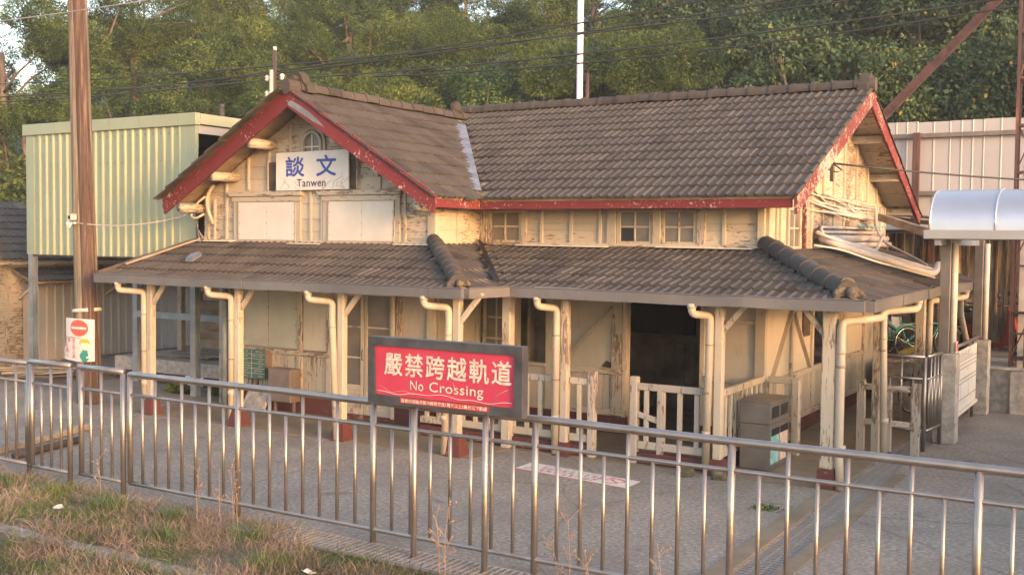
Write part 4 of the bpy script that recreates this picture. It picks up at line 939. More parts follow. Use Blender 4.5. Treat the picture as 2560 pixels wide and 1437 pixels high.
# ------------------------------------------------------------------ waste bin
bn = thing('waste_bin', 'brown steel waste bin with two hatches beside the porch railing', 'bin', (-5.0, 15.0, 0))
bx0, bx1, by0, by1 = -5.10, -4.66, 14.60, 15.40
MB().box(bx0, bx1, by0, by1, .02, .66, .008).obj('bin_body', 'bronze_alu', bn)
MB().box(bx0-.006, bx1+.006, by0-.006, by1+.006, .665, .96, .006).obj('bin_hood', 'bronze_alu', bn); MB().box(bx0-.015, bx1+.012, by0-.015, by1+.015, .96, .985, .005).obj('bin_lid', 'bronze_alu', bn)
for a, b in ((by0+.04, by0+.36), (by1-.36, by1-.04)):
    MB().box(bx1+.0, bx1+.012, a, b, .74, .90, .004).obj('hatch_frame', 'black', bn); MB().box(bx1+.011, bx1+.016, a+.04, b-.04, .77, .87).obj('hatch', 'rubber', bn)
MB().box(bx1, bx1+.01, by0+.02, by0+.38, .10, .60, .004).obj('bin_door', 'teal_paint', bn); MB().box(bx1, bx1+.01, by1-.38, by1-.02, .10, .60, .004).obj('bin_door', 'pink_paint', bn)
for a in (by0+.02, by1-.38): MB().box(bx1+.009, bx1+.014, a, a+.36, .50, .60).obj('label_band', 'black', bn)

# ------------------------------------------------------------------ painted notice on the ground, channel grates, litter
pn = thing('floor_notice', 'white painted floor notice with red characters behind the fence', 'sign', (-6.8, 12.95, 0))
c0, e1, e2 = V(-7.74, 12.86, .004), V(1.83, -.26, 0), V(.0, .46, 0)
MB().add([c0, c0+e1, c0+e1+e2, c0+e2], [(0, 1, 2, 3)]).obj('white_paint', 'sign_white', pn)
MB().add([c0+V(0, -.035, 0), c0+e1+V(.03, -.035, 0), c0+e1+V(.03, .4, 0), c0+e1+V(0, .4, 0), c0+e1, c0], [(0, 1, 4, 5), (1, 2, 3, 4)]).obj('red_border', 'paint_red_faded', pn)
r_ = e1.normalized()
scribble(c0+r_*.30+V(0, .20, .0), r_, (0, 1, 0), 1.08, .12, 9, 'paint_red_faded', pn, 1.6)
scribble(c0+r_*.10+V(0, .05, .0), r_, (0, 1, 0), 1.25, .12, 10, 'paint_red_faded', pn, 1.6)
scribble(c0+r_*.30+V(0, .36, .0), r_, (0, 1, 0), 1.2, .06, 11, 'paint_grey_faded', pn, 1.2)
cc = c0+r_*1.55+V(0, .22, .003)
MB().tube([(cc.x+.14*math.cos(a), cc.y+.14*math.sin(a), cc.z-.004) for a in np.linspace(0, 2*math.pi, 25)[:-1]], .012, 4, closed=True).obj('ban_ring', 'paint_red_faded', pn)
MB().beam(cc+V(-.1, .1, -.002), cc+V(.1, -.1, -.002), .03, .004).obj('ban_bar', 'paint_red_faded', pn)
def grate(L, W, bar=.075):
    m = MB()
    for t in (0, W*.33, W*.66, W): m.box(-L/2, L/2, t-W/2-.007, t-W/2+.007, -.03, .0)
    k = -L/2
    while k <= L/2: m.box(k-.014, k+.014, -W/2, W/2, -.025, .002); k += bar
    return m.mesh('drain_grate', 'steel_flat')
GR = grate(.98, .33)
for i in range(14):
    inst(GR, 'drain_grate', None, Matrix.Translation((-3.355, 9.0+i*1.0, -.006)) @ Matrix.Rotation(math.pi/2, 4, 'Z'), label='steel bar grate in the drain channel running past the corner post', cat='grate', group='grates in the yard channel')
GR2 = grate(.98, .42)
for i in range(9):
    inst(GR2, 'drain_grate', None, Matrix.Translation((-7.6+i*1.0, 8.58, .022)), label='steel bar grate lying along the foot of the fence', cat='grate', group='grates along the fence foot')
m = MB(); m.box(-3.75, -3.54, 8.9, 13.9, .001, .018); m.box(-3.16, -3.0, 8.9, 15.5, .001, .012); struct(m, 'channel_edge', 'porch_floor')

# ------------------------------------------------------------------ utility pole with camera, lamp and sign
up = thing('utility_pole', 'split weathered wooden utility pole standing left of the gable', 'pole', (-17.5, 13.3, 0))
pts = [(-17.5-.33*t, 13.3, 8.6*t) for t in np.linspace(0, 1, 12)]
o = MB().tube(pts, [.235-.07*t for t in np.linspace(0, 1, 12)], 16).obj('pole_shaft', 'pole_wood', up, smooth=True)
MB().tube([(p[0]+.135-.03*i/11, p[1]-.05, p[2]) for i, p in enumerate(pts)], [.15-.045*t for t in np.linspace(0, 1, 12)], 14).obj('split_face', 'pole_dark', up, smooth=True)
MB().tube([(-17.56, 13.3, 1.74), (-17.565, 13.3, 1.80)], .27, 16).obj('band', 'wire_white', up, smooth=True)
ps = thing('no_entry_sign', 'curled white no-entry sign with red disc tied to the wooden pole', 'sign', (-17.4, 13.0, .85))
def sp(u, v, d=0):   # curved sheet: u across 0..1, v up 0..1
    a = (u-.5)*.84; rr = 1.0; return (-17.50+rr*math.sin(a)*1.02-(.05 if v < .3 else 0)*(u < .2), 13.60-rr*.55*math.cos(a)-d, .84+.78*v-.03*math.cos((u-.5)*3)*(v < .02))
MB().grid([[sp(u, v) for u in np.linspace(0, 1, 13)] for v in np.linspace(0, 1, 9)]).obj('sheet', 'sign_white', ps, smooth=True)
def decal(name, poly, mat, d=.004):
    return MB().add([sp(u, v, d) for u, v in poly], [tuple(range(len(poly)))]).obj(name, mat, ps)
def fan(name, cu, cv, ru, rv, mat, d, n=24, a0=0, a1=2*math.pi):
    return MB().grid([[sp(cu+k*ru*math.cos(a0+(a1-a0)*i/n), cv+k*rv*math.sin(a0+(a1-a0)*i/n), d) for i in range(n+1)] for k in (0.02, .25, .5, .75, 1)]).obj(name, mat, ps)
fan('red_disc', .52, .775, .30, .20, 'sign_ink_red', .004)
MB().grid([[sp(u, v, .008) for u in np.linspace(.27, .77, 11)] for v in (.748, .802)]).obj('white_bar', 'sign_white', ps)
for a, b, c, d_ in ((.04, .05, .06, .54), (.04, .6, .535, .545)):
    k = 5
    for i in range(k): decal('border_line', [(a+(b-a)*i/k, c), (a+(b-a)*(i+1)/k, c), (a+(b-a)*(i+1)/k, d_), (a+(b-a)*i/k, d_)], 'sign_dark', .005)
for j, s in enumerate('禁止進入'):
    p = sp(.11, .42-.125*j, .012); text_obj(s, p, (1, -.25, 0), Z_, .11, .082, 'sign_ink_red', ps, .02)
for j, s in enumerate('非工作人員'):
    p = sp(.31, .44-.10*j, .012); text_obj(s, p, (1, -.14, 0), Z_, .095, .068, 'sign_ink_red', ps, .02)
fan('overalls', .71, .11, .15, .11, 'overall', .006); decal('overalls_bib', [(.62, .12), (.82, .12), (.80, .25), (.64, .25)], 'overall', .007)
fan('face', .72, .385, .13, .10, 'skin_print', .006); fan('hard_hat', .71, .42, .16, .11, 'helmet', .008, 14, 0, math.pi); decal('hat_brim', [(.53, .405), (.90, .405), (.88, .43), (.55, .43)], 'helmet', .009)
decal('raised_arm', [(.60, .22), (.55, .25), (.50, .40), (.52, .50), (.55, .50), (.56, .38), (.64, .27)], 'skin_print', .0065); decal('other_arm', [(.80, .22), (.92, .16), (.88, .08), (.78, .05), (.76, .09), (.83, .12)], 'skin_print', .0085)
cm = thing('security_camera', 'small white security camera strapped to the wooden pole', 'camera', (-17.6, 13.05, 3.5))
MB().box(-17.67, -17.57, 12.97, 13.1, 3.47, 3.57, .02).obj('housing', 'porcelain', cm); MB().box(-17.675, -17.565, 12.95, 13.1, 3.57, 3.58).obj('hood', 'porcelain', cm)
MB().tube([(-17.62, 12.955, 3.52), (-17.62, 12.969, 3.52)], .035, 12).obj('lens', 'black', cm, smooth=True)
lp = thing('floodlight', 'tiny white lamp bracket under the security camera', 'lamp', (-17.6, 13.05, 3.3))
MB().tube([(-17.6, 12.95, 3.42), (-17.6, 12.93, 3.32)], [.06, .03], 10).obj('lamp_head', 'porcelain', lp, smooth=True); MB().box(-17.66, -17.54, 13.0, 13.1, 3.40, 3.43).obj('bracket', 'porcelain', lp)
smooth_tube(sag((-17.55, 13.05, 3.42), (-15.95, 14.55, 3.66), .14), .012, 'overhead_cable', 'cable_grey', None, 6, label='grey cable sagging from the wooden pole to the gable', cat='cable')
# conduit loops at the left corner of the gable
cl = thing('conduit_loop', 'cream bent conduits at the left corner of the gable wall', 'conduit', (-15.7, 14.5, 3.3))
smooth_tube(elbowpath([(-15.55, 14.6, 4.18), (-15.72, 14.58, 3.95), (-15.66, 14.55, 3.7), (-15.56, 14.6, 3.42)], .2, 6), .035, 'conduit', 'pvc', cl, 8)
smooth_tube(elbowpath([(-15.72, 14.55, 3.95), (-15.85, 14.45, 3.82), (-15.97, 14.4, 3.58), (-15.85, 14.42, 3.52), (-15.7, 14.5, 3.62)], .1, 5), .022, 'conduit', 'pvc', cl, 8)
for i in range(5): smooth_tube(sag((-15.9, 14.5, 3.5-.03*i), (-15.75+.04*i, 14.45, 3.08+.02*i), .05, 6), .008, 'wire', random.choice(['cable', 'wire_white', 'cable_grey']), cl, 5)

# ------------------------------------------------------------------ green metal box on steel posts
BY = 15.0; bxl, bxr = -21.85, -16.46
gbx = thing('green_box_shed', 'pale green ribbed metal box raised on steel posts left of the station', 'shed', (-19, 17, 0))
def ribbed(x0, x1, y, z0, z1, pitch, rib, depth, axis='x', sgn=-1):
    P = []; x = x0
    while x < x1-1e-6:
        e = min(x+pitch, x1); P += [(x, 0), (max(x, e-rib-.02), 0), (max(x, e-rib), depth), (e-.02, depth)]
        x = e
    P.append((x1, 0)); rows = []
    for z in (z0, z1): rows.append([(p, y+sgn*d, z) if axis == 'x' else (y+sgn*d, p, z) for p, d in P])
    return MB().grid(rows)
ribbed(bxl+.28, bxr-.42, BY, 2.75, 5.42, .235, .065, .03).obj('front_cladding', 'green_sheet', gbx)
x = bxl+.28+.235
while x < bxr-.42: MB().box(x-.062, x-.018, BY-.036, BY-.031, 2.75, 5.40).obj('cladding_rib', 'green_rib', gbx); x += .235
sc_ = MB()
for z in (2.9, 3.5, 4.1, 4.7, 5.25):
    for i in range(20): xq = bxl+.28+.235*i+.1; sc_.box(xq-.009, xq+.009, BY-.012, BY, z-.009, z+.009)
sc_.obj('cladding_screws', 'box_metal', gbx, kind='stuff')
MB().box(bxl, bxl+.28, BY-.02, BY+.06, 2.75, 5.42, .004).obj('corner_trim', 'green_sheet', gbx); MB().box(bxr-.42, bxr, BY-.02, BY+.06, 2.75, 5.42, .004).obj('corner_trim', 'green_sheet', gbx)
MB().box(bxl-.06, bxr+.05, BY-.07, BY+.06, 5.38, 5.62, .006).obj('roof_fascia', 'green_sheet', gbx); MB().box(bxr-.04, bxr+.06, BY+.06, BY+5, 5.40, 5.61, .006).obj('roof_fascia', 'green_rib', gbx)
MB().box(bxl, bxr, BY+.06, BY+5, 5.50, 5.56).obj('roof_sheet', 'green_sheet', gbx); MB().box(bxl, bxl+.05, BY+.06, BY+5, 2.75, 5.5).obj('side_cladding', 'green_sheet', gbx); MB().box(bxl, bxr, BY+4.9, BY+4.95, 2.75, 5.5).obj('rear_cladding', 'inside', gbx)
MB().box(bxl+.05, bxr, BY+.06, BY+4.9, 2.72, 2.78).obj('floor_sheet', 'inside', gbx); MB().box(bxr-.1, bxr, BY+.06, BY+5, 5.22, 5.38).obj('edge_beam', 'grey_sheet', gbx)
for x, y in ((bxl+.12, BY+.05), (-16.55, BY+.05), (bxl+.12, BY+4.7), (-16.55, BY+4.7), (-19.3, BY+.9)):
    p = MB(); p.box(x-.07, x+.07, y-.07, y-.055, 0, 2.75); p.box(x-.07, x+.07, y+.055, y+.07, 0, 2.75); p.box(x-.008, x+.008, y-.055, y+.055, 0, 2.75); p.obj('steel_post', 'steel_blue', gbx)
MB().box(-19.35, -15.7, BY+.82, BY+.90, 1.42, 1.56).obj('steel_rail', 'steel_blue', gbx)
for a, b in ((-15.30, -15.18), (-15.13, -15.06)): MB().tube([((a+b)/2, WY-.12, 0), ((a+b)/2, WY-.12, 2.45)], (b-a)/2, 10).obj('grey_pipe', 'steel_blue', gbx, smooth=True)

# ------------------------------------------------------------------ old shed far left
oshed = thing('old_shed', 'old yellow boarded shed with tiled roof at the left edge', 'shed', (-25, 17, 0))
MB().box(-27, -24.05, 13.0, 22, 0, 2.55).obj('shed_wall', 'inside', oshed)
z = 0
while z < 2.5: MB().prism([(-24.05, 13.0, z), (-24.015, 13.0, z), (-24.03, 13.0, z+.245), (-24.05, 13.0, z+.245)], (0, 9, 0)).obj('weatherboard', 'cream_h2', oshed); z += .25
for y in (14.4, 15.9, 17.3, 18.7, 20.1): MB().box(-24.05, -23.97, y-.04, y+.04, 0, 2.5, .006).obj('batten', 'cream_v2', oshed)
dk = MB().prism([(-23.55, 12.8, 2.58), (-23.55, 22.2, 2.62), (-26.4, 22.2, 4.05), (-26.4, 12.8, 4.0)], (0, 0, -.06)).obj('shed_roof', 'old_board', oshed)
JV, JF = [], []
lay((-23.5, 12.8, 2.57), (0, 1, 0), V(-2.85, 0, 1.43), 8, 31, lambda u, s: True, 'join')
mj = MB(); mj.v = JV; mj.f = JF; mj.mi = [0]*len(JF); mj.obj('roof_tiles', 'tile_joined', oshed, kind='stuff')
MB().box(-23.62, -23.57, 12.8, 22.2, 2.46, 2.56).obj('fascia', 'cream_h2', oshed)
dk2 = MB().prism([(-23.1, 16.0, 2.06), (-23.1, 21.5, 2.10), (-24.0, 21.5, 2.42), (-24.0, 16.0, 2.38)], (0, 0, -.05)).obj('lean_to_roof', 'old_board', oshed)
JV, JF = [], []
lay((-23.05, 16.0, 2.06), (0, 1, 0), V(-.9, 0, .32), 2, 18, lambda u, s: True, 'join')
mj = MB(); mj.v = JV; mj.f = JF; mj.mi = [0]*len(JF); mj.obj('lean_to_tiles', 'tile_joined', oshed, kind='stuff')
for y in (16.2, 18.7, 21.2): MB().beam((-23.99, y, 1.6), (-23.2, y, 2.05), .05, .06).obj('bracket', 'cream_h2', oshed)
ribbed(16.3, 21.6, -23.95, .05, 1.95, .24, .07, .035, axis='y', sgn=1).obj('metal_panel', 'grey_sheet', oshed)
# pile of planks, loose timber on the ground
random.seed(5)
for i in range(14):
    a = random.uniform(-.25, .45); L = random.uniform(1.2, 2.6); c = V(random.uniform(-22.4, -20.6), random.uniform(14.2, 15.6), .06+.05*(i//3)); d = V(math.cos(a+.6), math.sin(a+.6), random.uniform(-.05, .12))*L/2
    MB().beam(c-d, c+d, random.uniform(.09, .2), .035, ch=.004).obj('plank', random.choice(['old_board', 'cream_h2', 'dark_wood']), None, label='loose weathered plank in the heap below the green box', cat='plank', group='planks heaped below the green box')
MB().beam((-14.4, 9.2, .05), (-15.15, 11.5, .05), .16, .09, ch=.01).obj('timber_beam', 'old_board', None, label='pale squared timber lying on the yard behind the left fence panels', cat='timber')
MB().tube([(-13.9, 9.3, .06), (-14.2, 10.6, .06)], .055, 8).obj('timber_pole', 'dark_wood', None, label='brown round pole lying on the yard beside the squared timber', cat='timber', smooth=True)
MB().box(-23.9, -22.6, 14.6, 14.66, .0, .75).obj('leaning_sheet', 'old_board', None, label='brown board standing against the old shed wall', cat='board')

# ------------------------------------------------------------------ right side: canopy on posts, barrier, notice board, ramp rail
cp = thing('barrel_canopy', 'silver barrel-vaulted walkway canopy on steel posts at the right edge', 'canopy', (-3, 20, 0))
cy0, cy1, cz = 17.82, 19.7, 3.42; cyc = (cy0+cy1)/2; ca = (cy1-cy0)/2
def arch(t, r=1.0): a = math.pi*t; return cyc-ca*math.cos(a)*r, cz+.66*math.sin(a)**.75*r
for k, (a, b) in enumerate(((-3.22, -2.29), (-2.27, -.6), (-.58, 1.1), (1.12, 3.0))):
    MB().grid([[(xx, *arch(t)) for t in np.linspace(0, 1, 25)] for xx in (a, b)]).obj('roof_sheet', 'barrel_metal', cp, smooth=True)
    MB().tube([(b+.01, *arch(t, 1.003)) for t in np.linspace(0, 1, 25)], .018, 6).obj('seam', 'barrel_metal', cp, smooth=True)
MB().tube([(-3.22, *arch(t, 1.0)) for t in np.linspace(0, 1, 25)], .016, 6).obj('edge_trim', 'barrel_metal', cp, smooth=True)
for y in (cy0, cy1): MB().box(-3.30, 3.0, y-.05, y+.05, cz-.14, cz, .006).obj('edge_beam', 'steel_flat', cp)
for xx in (-3.1, -.6, 2.6): MB().box(xx-.04, xx+.04, cy0, 22.1, cz-.24, cz-.14).obj('cross_beam', 'steel_blue', cp)
for y in (18.47, 22.0):
    MB().box(-3.14, -2.98, y-.09, y+.09, 1.45, cz-.13, .006).obj('canopy_post', 'bronze_alu', cp); MB().tube([(-2.93, y+.0, 1.42), (-2.93, y, cz-.2)], .05, 10).obj('drain_pipe', 'wire_white', cp, smooth=True)
    MB().box(-3.18, -2.84, y-.16, y+.16, 0, 1.45 if y < 20 else 1.4, .012).obj('pedestal', 'old_conc', cp)
MB().box(-2.875, -2.868, 18.40, 18.56, 1.46, 1.64).obj('sticker_plate', 'sign_white', None, label='small white no-smoking sticker on the canopy post', cat='sticker')
ss = bpy.data.objects['sticker_plate']
MB().tube([(-2.866, 18.48+.062*math.cos(a), 1.555+.062*math.sin(a)) for a in np.linspace(0, 2*math.pi, 21)[:-1]], .009, 5, closed=True).obj('ban_ring', 'sign_ink_red', ss)
MB().beam((-2.866, 18.44, 1.60), (-2.866, 18.52, 1.51), .004, .014, (1, 0, 0)).obj('ban_bar', 'sign_ink_red', ss); MB().box(-2.868, -2.865, 18.45, 18.51, 1.55, 1.562).obj('cigarette_mark', 'black', ss)
MB().beam((-4.9, 22.0, 3.72), (-3.25, 19.0, 3.32), .10, .14).obj('slanting_beam', 'old_board', None, label='brown timber beam slanting from the gable wall down to the canopy', cat='beam')
# steel barrier with two faces
br = thing('steel_barrier', 'short stainless barrier turning a corner behind the wooden gate', 'barrier', (-3.5, 17.5, 0))
def railpanel(o, p0, p1, zt, zb, n, r=.03, posts=(True, True), zmid=None):
    p0, p1 = V(p0), V(p1)
    smooth_tube([p0+V(0, 0, zt), p1+V(0, 0, zt)], r, 'top_rail', 'stainless', o, 10); smooth_tube([p0+V(0, 0, zb), p1+V(0, 0, zb)], r*.8, 'bottom_rail', 'stainless', o, 8)
    if zmid: smooth_tube([p0+V(0, 0, zmid), p1+V(0, 0, zmid)], r*.7, 'middle_rail', 'stainless', o, 8)
    for k, p in enumerate((p0, p1)):
        if posts[k]: smooth_tube([p, p+V(0, 0, zt)], r, 'barrier_post', 'stainless', o, 10)
    for i in range(1, n): q = p0.lerp(p1, i/n); smooth_tube([q+V(0, 0, zb), q+V(0, 0, zt if i % 2 == 0 else (zmid or zt))], r*.6, 'baluster', 'stainless', o, 8)
railpanel(br, (-3.86, 17.5, 0), (-3.16, 17.45, 0), 1.46, .32, 4, zmid=1.12); railpanel(br, (-3.13, 17.48, 0), (-3.06, 18.25, 0), 1.47, .32, 8, posts=(False, True), zmid=1.12)
nb = thing('timetable_board', 'white ruled timetable board in a steel frame between canopy pedestals', 'notice board', (-3.0, 20.2, 0))
MB().box(-3.03, -3.0, 18.95, 21.55, .34, 1.38, .005).obj('board_panel', 'sign_white', nb); MB().box(-3.05, -2.97, 18.9, 21.6, .28, .34, .005).obj('board_sill', 'wire_white', nb); MB().box(-3.045, -2.985, 18.90, 18.95, .28, 1.40, .004).obj('board_edge', 'teal_paint', nb)
smooth_tube([(-3.02, 18.65, 1.47), (-3.02, 21.85, 1.47)], .03, 'top_rail', 'stainless', nb, 10)
for y in (19.6, 21.5): smooth_tube([(-3.05, y, 0), (-3.05, y, 1.47)], .03, 'board_leg', 'stainless', nb, 10)
for z in (1.19, 1.12, 1.05, .87, .80, .52): MB().box(-3.0, -2.997, 18.98, 21.52, z-.005, z+.005).obj('rule_line', 'sign_dark', nb)
MB().box(-3.0, -2.997, 19.4, 21.1, 1.225, 1.232).obj('rule_line', 'sign_blue', nb)
for y in (19.85, 20.7): MB().box(-3.0, -2.998, y-.006, y+.006, .52, .87).obj('rule_line', 'paint_grey_faded', nb)
scribble((-2.9985, 19.55, 1.245), (0, 1, 0), Z_, 1.3, .09, 7, 'sign_dark', nb)
for y, z, n_, w_ in ((19.05, 1.14, 2, .25), (19.05, 1.07, 2, .25), (19.05, .98, 4, .7), (19.05, .91, 3, .4), (20.35, .98, 3, .4), (19.2, .825, 3, .5), (20.0, .825, 4, .6), (20.85, .825, 3, .4), (19.05, .45, 2, .3), (19.05, .38, 2, .3), (19.8, .44, 4, .5), (20.8, .45, 2, .3)): scribble((-2.9985, y, z), (0, 1, 0), Z_, w_, .035, n_, 'paint_grey_faded', nb)
rr = thing('ramp_railing', 'stainless handrail rising along the ramp at the right edge', 'railing', (-1, 22.6, .86))
for z in (1.9, 1.5, 1.05): smooth_tube([(-2.55, 22.6, z), (1.5, 22.6, z+.25)], .028 if z > 1.6 else .02, 'rail', 'stainless', rr, 10)
for x in (-2.3, -1.95, -.9, .2): smooth_tube([(x, 22.6, .86), (x, 22.6, 1.93+(x+2.5)*.06)], .025, 'rail_post', 'stainless', rr, 10)
m = MB(); m.prism([(-2.5, 22.3, 0), (9, 22.3, 0), (9, 22.3, 1.2), (-2.5, 22.3, .80)], (0, .1, 0)); struct(m, 'ramp_wall', 'old_conc')

pb = thing('added_shade_hut', 'unseen plain rendered hut added right of the station to shade its lower walls', 'building', (6, 13.5, 0))  # hut added out of view to keep low sun off the lower right walls
MB().box(4.2, 8.5, 8.9, 19.0, 0, 2.55, .02).obj('hut_wall', 'old_conc', pb); MB().box(3.9, 8.8, 8.6, 19.3, 2.55, 2.68, .02).obj('hut_roof', 'old_conc', pb)
hw = MB().box(4.15, 4.21, 12.0, 12.95, .02, 2.05, .01).obj('hut_door', 'steel_blue', pb); MB().box(4.11, 4.15, 12.8, 12.86, 1.0, 1.12).obj('door_handle', 'chrome', hw)
for y in (10.0, 15.0, 17.2): MB().box(4.16, 4.21, y, y+1.1, 1.05, 2.0, .01).obj('hut_window', 'dusty_glass', pb)

# conduits on the right gable and side roof
cd = thing('conduit_bundle', 'bundle of pale conduits wrapped round the right gable wall', 'conduit', (-5, 20, 3.1))
def run(pts, r, mat='conduit', rad=.25): return smooth_tube(elbowpath(pts, rad, 5), r, 'conduit', mat, cd, 9)
run([(-5.12, 23.6, 3.30), (-5.10, 18.4, 3.28), (-4.75, 18.3, 3.16), (-3.52, 20.0, 2.66), (-3.48, 20.25, 2.85)], .062)
run([(-5.1, 23.8, 3.18), (-5.05, 19.0, 3.16), (-4.6, 18.9, 3.06)], .055)
run([(-5.15, 23.5, 3.42), (-5.13, 18.2, 3.38), (-4.7, 18.35, 3.22), (-3.48, 20.2, 2.72)], .03)
run([(-5.16, 23.6, 3.50), (-5.14, 18.6, 3.47), (-5.0, 18.3, 3.33)], .026)
run([(-4.95, 18.6, 3.30), (-4.6, 20.4, 3.06), (-4.85, 22.0, 3.35)], .03)
run([(-4.9, 17.4, 3.16), (-4.6, 17.9, 3.10), (-4.2, 18.3, 2.92), (-3.45, 19.7, 2.62)], .016, 'wire_white')
run([(-5.15, 22.6, 3.9), (-5.1, 22.5, 3.5), (-4.9, 22.5, 3.2), (-4.1, 21.6, 2.9), (-3.8, 20.9, 2.8)], .026, 'cable_grey')
for i in range(26):
    y0 = random.uniform(17.8, 20.5); y1 = random.uniform(20.5, 23.6); z = random.choice([3.95, 3.88, 3.78, 4.03])+random.gauss(0, .03)
    smooth_tube(sag((SX+.09+random.random()*.05, y0, z), (SX+.09, y1, z-random.uniform(0, .15)), random.uniform(.0, .07), 10), random.uniform(.006, .014), 'wire', random.choice(['wire_white', 'wire_white', 'conduit']), cd, 5)
for i in range(10):
    y = random.uniform(22.4, 23.7); smooth_tube(sag((SX+.1, y, 3.95), (SX+.12, y+random.uniform(-.4, .2), 3.3), -.03, 6), .010, 'wire', random.choice(['wire_white', 'conduit', 'cable_grey']), cd, 5)
for i in range(12):
    y = random.uniform(21.0, 23.2); smooth_tube([(SX+.12, y, 3.55+random.gauss(0, .02)), (SX+.16, y+.25, 3.52+random.gauss(0, .03)), (SX+.13, y+.5, 3.55)], .012, 'tangle_wire', 'teal_paint', cd, 5)
iy = thing('service_insulator', 'porcelain insulators with looped black service cable on the right gable', 'insulator', (-5, 18.6, 4.6))
for y, z in ((18.35, 4.66), (18.45, 4.52)): MB().tube([(SX+.25, y, z-.06), (SX+.25, y, z-.02), (SX+.25, y, z+.02), (SX+.25, y, z+.06)], [.03, .06, .035, .055], 12).obj('insulator_body', 'porcelain', iy, smooth=True)
smooth_tube([(SX+.02, 18.3, 4.72), (SX+.3, 18.3, 4.72)], .012, 'bracket', 'rust_red', iy, 6)
smooth_tube([(SX+.05, 18.0, 4.5), (SX+.2, 18.3, 4.47), (SX+.3, 18.9, 4.42), (SX+.3, 19.2, 4.48), (SX+.28, 18.7, 4.55)], .014, 'cable_loop', 'cable', iy, 6)
smooth_tube(sag((SX+.28, 18.7, 4.56), (4.0, 27, 4.6), .25), .016, 'overhead_cable', 'cable', None, 6, label='black service cable running from the right gable to the right edge', cat='cable')

# hoarding and rusty sheet wall
hd = thing('metal_hoarding', 'tall white ribbed metal hoarding with rusty rails behind the right gable', 'hoarding', (-3, 27.5, 0))
x = -9.0; k = 0
while x < 4: ribbed(x, x+.74, 27.5, 2.5, 6.14+.012*math.sin(k*2.1), .37 if k % 2 else .248, .03, .012).obj('sheet_panel', 'white_sheet', hd); x += .745; k += 1
for z in (5.80, 4.42): MB().box(-9, 4, 27.36, 27.46, z-.05, z+.05).obj('cross_rail', 'box_metal', hd)
for x in (-5.28, -1.9, 1.5): MB().box(x-.08, x+.08, 27.24, 27.35, 0, 5.86).obj('rail_post', 'rust_steel', hd)
rs = thing('rusty_sheet_wall', 'stained rusty corrugated sheet wall behind the bicycles', 'wall', (-2, 26.5, .8))
x = -7.5; k = 0
while x < 4: ribbed(x, x+.8, 26.4+.02*(k % 2), .6, 3.45, .2, .06, .04).obj('sheet_panel', 'rusty_sheet', rs); x += .805; k += 1
MB().box(-7.5, 4, 25.6, 26.3, 3.45, 3.52).obj('top_flashing', 'box_metal', rs)
for x in (-4.7, -2.6): MB().box(x-.06, x+.06, 26.2, 26.32, .6, 3.45).obj('sheet_post', 'rust_steel', rs)
# dark shelter roof behind the gable
sh = thing('dark_shelter', 'dark shelter roof in the gap between the gable and the canopy', 'shelter', (-4, 25, 0))
MB().prism([(-6.5, 24.6, 3.95), (-2.6, 24.6, 3.55), (-2.6, 26.2, 3.55), (-6.5, 26.2, 3.95)], (0, 0, .06)).obj('shelter_roof', 'dark_wood', sh)
for i in range(3): MB().beam((-5.6, 24.7+i*.5, 3.78), (-3.0, 24.7+i*.5, 3.5), .06, .1).obj('shelter_rafter', 'dark_wood', sh)
for x in (-5.9, -2.8): MB().box(x-.05, x+.05, 26.0, 26.1, .82, 3.6).obj('shelter_post', 'dark_wood', sh)
MB().box(-6.4, -5.3, 24.2, 24.3, 0, 3.8).obj('end_board', 'dark_wood', sh)

